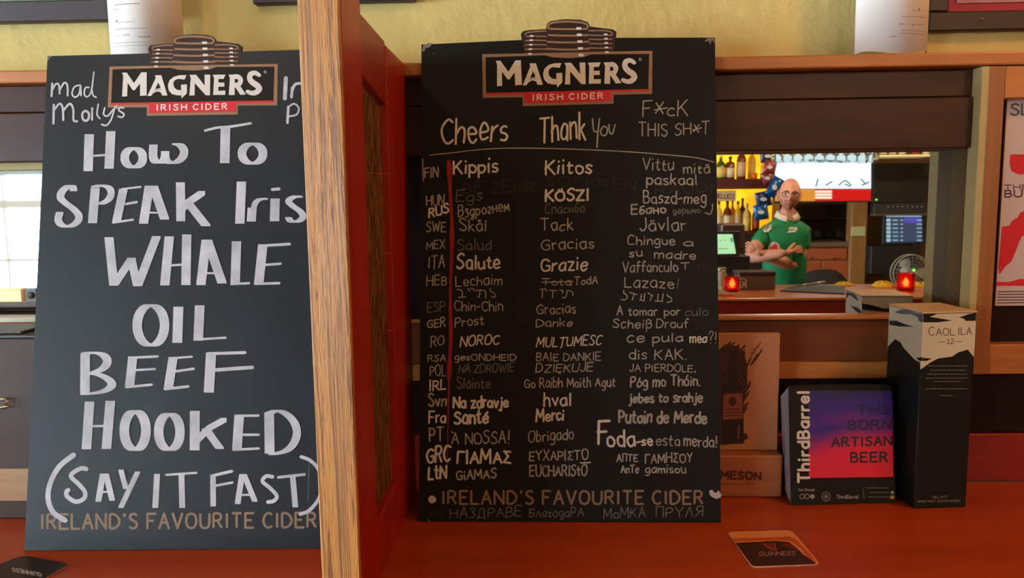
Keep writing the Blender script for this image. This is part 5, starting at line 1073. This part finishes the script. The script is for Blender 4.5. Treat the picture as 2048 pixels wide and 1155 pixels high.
o = bx('back_counter', 2.4, 4.0, 5.4, 5.95, ZC-.3, ZC-.271, m_cup); tag(o, 'low wooden work counter behind the bar, under the fan', 'counter')
# dark coat heap and clear bottle on back counter
def blob(name, u0, u1, v0, v1, Y, m, lab, cat, dy=.12, seed=1):
    c = aty((u0+u1)/2, (v0+v1)/2, Y); rx, rz = px(u1-u0, Y)/2, px(v1-v0, Y)/2; bm = bmesh.new(); bmesh.ops.create_icosphere(bm, subdivisions=3, radius=1)
    rr = random.Random(seed); f = [(rr.uniform(2, 5), rr.uniform(0, 6)) for _ in range(6)]
    for v in bm.verts:
        k = 1+.12*sum(math.sin(f[i][0]*v.co[i % 3]+f[i][1]) for i in range(6))/2
        v.co = Vector((c[0]+v.co.x*rx*k, c[1]+v.co.y*dy*k, c[2]+v.co.z*rz*k))
    vs, fs = bmesh_vf(bm); bm.free(); return tag(mk(name, vs, fs, m, None, True), lab, cat)
blob('bag', 1600, 1690, 538, 600, 6.6, mat('bag_black', (22, 18, 18), .8), 'black bag heaped behind the bar right of the barman', 'bag')
# snack packets
def packet(u, v, w_, h, Y, m, rot, lab):
    c = aty(u, v, Y); W_, H_ = px(w_, Y)/2, px(h, Y)/2; vs, fs = [], []; n = 9
    t = thing('snack_packet', (c[0], c[1], c[2]-H_), lab, 'packet', None)
    for sd in (0, 1):
        for j in range(n):
            for i in range(n):
                a, b = i/(n-1)*2-1, j/(n-1)*2-1; d = (1-a*a)*(1-b**4)*.028+.0006+.003*math.sin(a*9+b*7)*(1-b*b)*(1-a*a); x, z = a*W_, b*H_
                vs.append((c[0]+x*math.cos(rot)-z*math.sin(rot), c[1]+(d if sd else -d), c[2]+x*math.sin(rot)+z*math.cos(rot)))
    for sd in (0, 1):
        for j in range(n-1):
            for i in range(n-1):
                q = (j*n+i, j*n+i+1, (j+1)*n+i+1, (j+1)*n+i); fs.append(tuple(sd*n*n+k for k in (q if not sd else q[::-1])))
    for i in range(n-1):
        fs += [(i+1, i, n*n+i, n*n+i+1), ((n-1)*n+i, (n-1)*n+i+1, n*n+(n-1)*n+i+1, n*n+(n-1)*n+i), (i*n, (i+1)*n, n*n+(i+1)*n, n*n+i*n), ((i+1)*n+n-1, i*n+n-1, n*n+i*n+n-1, n*n+(i+1)*n+n-1)]
    mk('packet_foil', vs, fs, m, t, True)
    P_ = Plane((0, c[1]-.031, 0), (0, 1, 0)); ink = Ink(P_.pix, 0, 1e-5); ink.disc((u, v), w_*.24, 10, h*.14); ink.make('packet_print', mat('packet_white', (196, 204, 210), .4), t)
mb = mat('foil_blue', (22, 84, 150), .25, .4, noise=.5, nscale=30); mn = mat('foil_navy', (34, 44, 92), .3, .4, noise=.5, nscale=30); mp_ = mat('foil_pink', (150, 60, 60), .3, .4, noise=.4, nscale=30)
packet(1549, 374, 22, 40, 6.4, mb, -.5, 'bright blue snack packet hanging beside the barman\'s head')
packet(1527, 398, 30, 30, 6.45, mn, .2, 'navy snack packet hanging left of the bright blue packet')
packet(1522, 424, 28, 30, 6.35, mb, .15, 'blue snack packet hanging just above the barman\'s shoulder')
packet(1536, 312, 30, 24, 6.52, mn, .1, 'navy snack packet at the top of the hanging strip')
packet(1540, 334, 24, 26, 6.36, mp_, -.2, 'pink snack packet high on the hanging strip')
packet(1535, 356, 22, 24, 6.44, mp_, .3, 'reddish snack packet in the middle of the hanging strip')
# ------------------------------------------------------------------ the barman
YP = 5.85
def skin_mesh(joints, edges, root, sub=2):
    bm = bmesh.new(); ly = bm.verts.layers.skin.verify(); V = {}
    for k, (p, r) in joints.items():
        v = bm.verts.new(p); V[k] = v; r = r if isinstance(r, tuple) else (r, r); v[ly].radius = r; v[ly].use_root = (k == root)
    for a_, b_ in edges: bm.edges.new((V[a_], V[b_]))
    me = bpy.data.meshes.new('tmp'); bm.to_mesh(me); bm.free(); o = bpy.data.objects.new('tmp', me); COL.objects.link(o)
    sk = o.modifiers.new('s', 'SKIN'); sk.use_smooth_shade = True; sk.branch_smoothing = .4; ss = o.modifiers.new('u', 'SUBSURF'); ss.levels = ss.render_levels = sub
    dg = bpy.context.evaluated_depsgraph_get(); dg.update(); ev = o.evaluated_get(dg); m2 = ev.to_mesh()
    vs = [tuple(v.co) for v in m2.vertices]; fs = [tuple(p.vertices) for p in m2.polygons]; ev.to_mesh_clear(); bpy.data.objects.remove(o); bpy.data.meshes.remove(me)
    return vs, fs
def J(u, v, Y): return tuple(float(c) for c in aty(u, v, Y))
pm = thing('person', (J(1568, 700, YP)[0], YP, 0), 'bald person in green rugby shirt and glasses, arms crossed, behind the reflected bar', 'person')
m_skin = mat('skin', (206, 142, 116), .55, noise=.06, nscale=30); m_beard = mat('beard_stubble', (164, 108, 86), .8); m_hair = mat('cropped_hair', (120, 88, 72), .8)
m_shirt = mat('green_jersey', (0, 122, 72), .75, noise=.1, nscale=14, bump=.4, bscale=30); m_collar = mat('jersey_collar', (206, 196, 178), .8); m_jean = mat('dark_trousers', (26, 28, 38), .85)
# head: shaped sphere, pointing toward the mirror and a little to one side
HC = np.array(J(1579, 389, YP-.01)); hw, hd, hh_ = .078, .098, .119; yawh = math.radians(14); tilt = math.radians(5)
def headpt(x, y, z):   # local: x right (picture), y back, z up, unit = metres
    x2, z2 = x*math.cos(tilt)+z*math.sin(tilt), -x*math.sin(tilt)+z*math.cos(tilt)
    return (HC[0]+x2*math.cos(yawh)+y*math.sin(yawh)*-1*-1, HC[1]-x2*math.sin(yawh)*-1*-1+y*math.cos(yawh), HC[2]+z2)
def headpt(x, y, z):
    x2, z2 = x*math.cos(tilt)+z*math.sin(tilt), -x*math.sin(tilt)+z*math.cos(tilt); c_, s_ = math.cos(yawh), math.sin(yawh)
    return (HC[0]+x2*c_+y*s_, HC[1]-x2*s_+y*c_, HC[2]+z2)
vs, fs, mi = [], [], []; NU, NV = 48, 36
def gau(a, s_): return math.exp(-(a/s_)**2)
for j in range(NV+1):
    th = math.pi*j/NV; cz = math.cos(th)
    for i in range(NU):
        ph = 2*math.pi*i/NU; sx, sy = math.sin(th)*math.sin(ph), -math.sin(th)*math.cos(ph)
        x, y, z = sx*hw, sy*hd, cz*hh_
        if z < 0: k = 1-.34*(z/hh_)**2; x *= k; y = y*(1-.12*(z/hh_)**2) if sy < 0 else y*(1-.40*(z/hh_)**2)
        if z > 0: x *= 1-.04*z/hh_
        if sy < 0:
            y -= .022*gau(x, .011)*gau(z+.022, .020)            # nose tip
            y -= .010*gau(x, .009)*gau(z-.005, .025)            # bridge
            y += .011*gau(abs(x)-.031, .014)*gau(z-.004, .012)   # eye sockets
            y -= .005*gau(z-.026, .010)*gau(abs(x)-.03, .03)     # brow
            y -= .006*gau(x, .022)*gau(z+.058, .009)            # lips
            y -= .010*gau(x, .022)*gau(z+.098, .016)            # chin
            y -= .005*gau(abs(x)-.045, .018)*gau(z+.02, .02)    # cheekbones
        vs.append(headpt(x, y, z))
for j in range(NV):
    for i in range(NU):
        fs.append((j*NU+i, (j+1)*NU+i, (j+1)*NU+(i+1) % NU, j*NU+(i+1) % NU))
        ph = 2*math.pi*(i+.5)/NU; z = math.cos(math.pi*(j+.5)/NV)*hh_; x = math.sin(math.pi*(j+.5)/NV)*math.sin(ph)*hw; fr = math.cos(ph) > -.1
        k = 0
        if z < -.040 and fr and not (abs(x) < .02 and -.064 < z < -.052) and (z < -.07 or abs(x) < .034 or abs(x) > .05): k = 1
        if (not fr or abs(math.sin(ph)) > .97) and -.05 < z < .055: k = 2
        mi.append(k)
head = (vs, fs, mi)
# body, arms and hands
SLp, SRp = J(1532, 466, YP), J(1608, 464, YP); EL, ER = J(1496, 516, YP-.10), J(1592, 533, YP-.06)
WL, WR = J(1572, 505, YP-.27), J(1524, 510, YP-.20)
zs = SLp[2]; SH = .05
jt = {'pel': ((HC[0]-.02, YP+.01, zs-.46), (.14, .10)), 'wai': ((HC[0]-.02, YP, zs-.30), (.14, .10)), 'che': ((HC[0]-.02, YP, zs-.12), (.15, .105)), 'col': ((HC[0]-.015, YP, zs+.012), (.11, .075)),
      'nek': ((HC[0]-.01, YP+.01, HC[2]-.155), .058), 'ne2': ((HC[0], YP+.01, HC[2]-.06), .055), 'sl': (SLp, .058), 'sr': (SRp, .058), 'ul': (tuple((np.array(SLp)+EL)/2), .056), 'ur': (tuple((np.array(SRp)+ER)/2), .058),
      'el': (EL, .046), 'er': (ER, .050), 'fl': (tuple((np.array(EL)*.6+np.array(WL)*.4)), .048), 'fr': (tuple((np.array(ER)*.6+np.array(WR)*.4)), .049), 'wl': (WL, .030), 'wr': (WR, .031)}
eg = [('pel', 'wai'), ('wai', 'che'), ('che', 'col'), ('col', 'nek'), ('nek', 'ne2'), ('col', 'sl'), ('col', 'sr'), ('sl', 'ul'), ('ul', 'el'), ('el', 'fl'), ('fl', 'wl'), ('sr', 'ur'), ('ur', 'er'), ('er', 'fr'), ('fr', 'wr')]
bvs, bfs = skin_mesh(jt, eg, 'pel')
allv, allf, allm = list(bvs), list(bfs), [0]*len(bfs)
def join(v, f, m=0): 
    n = len(allv); allv.extend(v); allf.extend(tuple(i+n for i in q) for q in f); allm.extend([m]*len(f) if isinstance(m, int) else m)
join(*head)
def hand(wr, palm, tips, thumb, pr=.024):
    jj = {'w': (wr, .025), 'p': (palm, (pr, .016))}; join(*skin_mesh(jj, [('w', 'p')], 'w', 2))
    for (b_, m_, t_), r in zip(tips, (.0085, .009, .0088, .0078)):
        join(*skin_mesh({'a': (palm, r), 'b': (b_, r), 'c': (m_, r*.95), 'd': (t_, r*.82)}, [('a', 'b'), ('b', 'c'), ('c', 'd')], 'a', 2))
    join(*skin_mesh({'a': (wr, .011), 'b': (thumb[0], .0115), 'c': (thumb[1], .009)}, [('a', 'b'), ('b', 'c')], 'a', 2))
# hand gripping the picture-left upper arm, fingers fanned over the sleeve edge
pR = J(1511, 499, YP-.205)
hand(WR, pR, [(J(1505-i*1.5, 489+i*4.5, YP-.20), J(1497-i*1.2, 484+i*5.2, YP-.175), J(1491+i*.3, 487+i*6, YP-.13)) for i in range(4)], (J(1514, 490, YP-.215), J(1511, 480, YP-.20)))
pL = J(1585, 501, YP-.20)
hand(WL, pL, [(J(1594+i*.5, 493+i*4, YP-.17), J(1600+i, 492+i*4, YP-.12), J(1604+i, 494+i*4, YP-.06)) for i in range(4)], (J(1583, 492, YP-.19), J(1590, 486, YP-.15)))
for s_ in (-1, 1):    # ears
    ev = []; ef = []
    for j in range(7):
        for i in range(10): a_ = 2*math.pi*i/10; t_ = math.pi*j/6; ev.append(headpt(s_*(hw*.97+.010*math.sin(t_)*(1+.4*math.cos(a_))), .012+.017*math.sin(t_)*math.cos(a_), -.004+.034*math.cos(t_)+.004*math.sin(a_)))
    for j in range(6):
        for i in range(10): ef.append((j*10+i, j*10+(i+1) % 10, (j+1)*10+(i+1) % 10, (j+1)*10+i))
    join(ev, ef, 0)
mk('body', allv, allf, [m_skin, m_beard, m_hair], pm, True, allm)
def ball(name, c, r, m, n=10, sc=(1, 1, 1)):
    vs, fs = [], []
    for j in range(n+1):
        for i in range(n): t_, a_ = math.pi*j/n, 2*math.pi*i/n; vs.append((c[0]+r*sc[0]*math.sin(t_)*math.cos(a_), c[1]+r*sc[1]*math.sin(t_)*math.sin(a_), c[2]+r*sc[2]*math.cos(t_)))
    for j in range(n):
        for i in range(n): fs.append((j*n+i, (j+1)*n+i, (j+1)*n+(i+1) % n, j*n+(i+1) % n))
    return mk(name, vs, fs, m, pm, True)
for s_ in (-1, 1):
    ball('eye', headpt(s_*.031, -.0765, .002), .0112, mat('eye_white', (150, 116, 100), .4)); ball('iris', headpt(s_*.031, -.0885, .001), .0042, mat('iris_dark', (40, 34, 30), .3), 8)
    tube('eyebrow', [headpt(s_*.014, -.098, .022), headpt(s_*.030, -.096, .027), headpt(s_*.046, -.084, .022)], [.003, .0038, .002], m_hair, pm, 6)
tube('mouth', [headpt(-.024, -.088, -.061), headpt(-.010, -.0985, -.0585), headpt(0, -.1, -.0595), headpt(.010, -.0985, -.0585), headpt(.024, -.088, -.061)], [.0015, .0042, .0045, .0042, .0015], mat('lips', (160, 84, 76), .5), pm, 6)
gl = mat('spectacle_frame', (44, 28, 26), .3); fr_ = []
for s_ in (-1, 1):
    rim = [headpt(s_*(.032+.024*max(-1, min(1, 1.15*math.cos(a)))), -.1035+.010*max(0, math.cos(a)), .000+.0165*max(-1, min(1, 1.2*math.sin(a)))) for a in [k*math.pi/12 for k in range(24)]]
    tube('spectacle_rim', rim, .0028, gl, pm, 6, True)
    tube('spectacle_arm', [headpt(s_*.057, -.092, .006), headpt(s_*.078, -.05, .008), headpt(s_*.082, .012, .006)], .0016, gl, pm, 6)
tube('spectacle_bridge', [headpt(-.008, -.1035, .003), headpt(0, -.107, .006), headpt(.008, -.1035, .003)], .0018, gl, pm, 6)
# shirt
EL_ = np.array(EL); ER_ = np.array(ER); sl, sr = np.array(SLp), np.array(SRp)
js = {'pel': ((HC[0]-.02, YP+.01, zs-.50), (.172, .135)), 'wai': ((HC[0]-.02, YP, zs-.32), (.170, .130)), 'mid': ((HC[0]-.02, YP, zs-.21), (.178, .136)), 'che': ((HC[0]-.02, YP, zs-.10), (.182, .135)), 'col': ((HC[0]-.015, YP+.003, zs+.008), (.145, .100)), 'nek': ((HC[0]-.012, YP+.012, HC[2]-.150), .064),
      'sl': (tuple(sl), .072), 'sr': (tuple(sr), .072), 'ul': (tuple(sl*.45+EL_*.55), .068), 'ur': (tuple(sr*.42+ER_*.58), .072), 'ul0': (tuple(sl*.75+EL_*.25), .068), 'ur0': (tuple(sr*.75+ER_*.25), .070)}
svs, sfs = skin_mesh(js, [('pel', 'wai'), ('wai', 'mid'), ('mid', 'che'), ('che', 'col'), ('col', 'nek'), ('col', 'sl'), ('col', 'sr'), ('sl', 'ul0'), ('ul0', 'ul'), ('sr', 'ur0'), ('ur0', 'ur')], 'pel')
mk('jersey', svs, sfs, m_shirt, pm, True)
bvh = BVHTree.FromPolygons([Vector(v) for v in svs], sfs)
def onshirt(u, v, off=.003):
    d = Vector(ray(u, v)).normalized(); h = bvh.ray_cast(Vector(CP), d)
    return tuple(h[0]-d*off) if h[0] is not None else tuple(aty(u, v, YP-.13))
def decal(nm, polys, m, off, n=1):
    vs, fs = [], []
    for pg in polys:
        cx, cy = sum(p[0] for p in pg)/len(pg), sum(p[1] for p in pg)/len(pg); i = len(vs); vs.append(onshirt(cx, cy, off)); N_ = len(pg)
        vs += [onshirt(cx+(p[0]-cx)*.5, cy+(p[1]-cy)*.5, off) for p in pg]+[onshirt(p[0], p[1], off) for p in pg]
        for k in range(N_): q = (k+1) % N_; fs += [(i, i+1+k, i+1+q), (i+1+k, i+1+N_+k, i+1+N_+q, i+1+q)]
    return mk(nm, vs, fs, m, pm)
decal('chest_crest', [[(1524, 452), (1534, 447), (1544, 450), (1543, 457), (1537, 463), (1529, 464), (1525, 459)]], m_collar, .016)
decal('crest_mark', [[(1528, 452), (1532, 450), (1532, 454), (1528, 456)], [(1534, 451), (1538, 452), (1536, 456), (1533, 455)], [(1529, 457), (1535, 457), (1532, 461)]], m_shirt, .018)
decal('chest_badge', [[(1578, 454), (1594, 454), (1595, 459), (1590, 464), (1574, 465), (1578, 461)]], m_collar, .004); decal('badge_mark', [[(1579, 459), (1588, 457), (1588, 459), (1579, 461)]], m_shirt, .0055)
decal('round_emblem', [[(1548+12.5*math.cos(a*.524), 496+13*math.sin(a*.524)) for a in range(12)]], m_collar, .004)
decal('emblem_drop', [[(1549, 486), (1555, 491), (1556, 499), (1550, 505), (1543, 503), (1541, 497), (1545, 491)]], mat('emblem_red', (214, 40, 30), .7), .0055)
# collar
def cpt(a, r, z): return (HC[0]-.008+r*math.sin(a), YP+.012-r*math.cos(a)*.95, z)
vs, fs = [], []; n = 22; zc0 = HC[2]-.150
for k in range(n+1):
    a = -math.pi+.0+2*math.pi*k/n; a = math.copysign(max(abs(a), .18), a) if a else .18
    fr = (1+math.cos(a))/2; zf = zc0-.045*fr**3
    vs += [cpt(a, .062, zf+.034), cpt(a, .070, zf+.036), cpt(a, .088+.012*fr, zf-.004), cpt(a, .080+.012*fr, zf-.006)]
for k in range(n):
    if abs(-math.pi+2*math.pi*(k+.5)/n) < .15: continue
    for q in range(4): fs.append((4*k+q, 4*(k+1)+q, 4*(k+1)+(q+1) % 4, 4*k+(q+1) % 4))
mk('collar', vs, fs, m_collar, pm, True)
legs = {'p': ((HC[0]-.02, YP+.01, .97), (.165, .12)), 'hl': ((HC[0]-.11, YP+.01, .86), .092), 'hr': ((HC[0]+.07, YP+.01, .86), .092), 'kl': ((HC[0]-.13, YP, .48), .062), 'kr': ((HC[0]+.09, YP, .48), .062), 'al': ((HC[0]-.14, YP+.02, .09), .05), 'ar': ((HC[0]+.1, YP+.02, .09), .05)}
mk('trousers', *skin_mesh(legs, [('p', 'hl'), ('p', 'hr'), ('hl', 'kl'), ('kl', 'al'), ('hr', 'kr'), ('kr', 'ar')], 'p', 1), m_jean, pm, True)
for s_ in (-.14, .1): mk('shoe', *skin_mesh({'a': ((HC[0]+s_, YP+.05, .042), .04), 'b': ((HC[0]+s_, YP-.06, .036), .034), 'c': ((HC[0]+s_, YP-.14, .030), .028)}, [('a', 'b'), ('b', 'c')], 'a', 1), mat('shoe_black', (20, 18, 18), .4), pm, True)
MIR = False
for o in list(COL.objects):
    if '_w' in o: del o['_w']
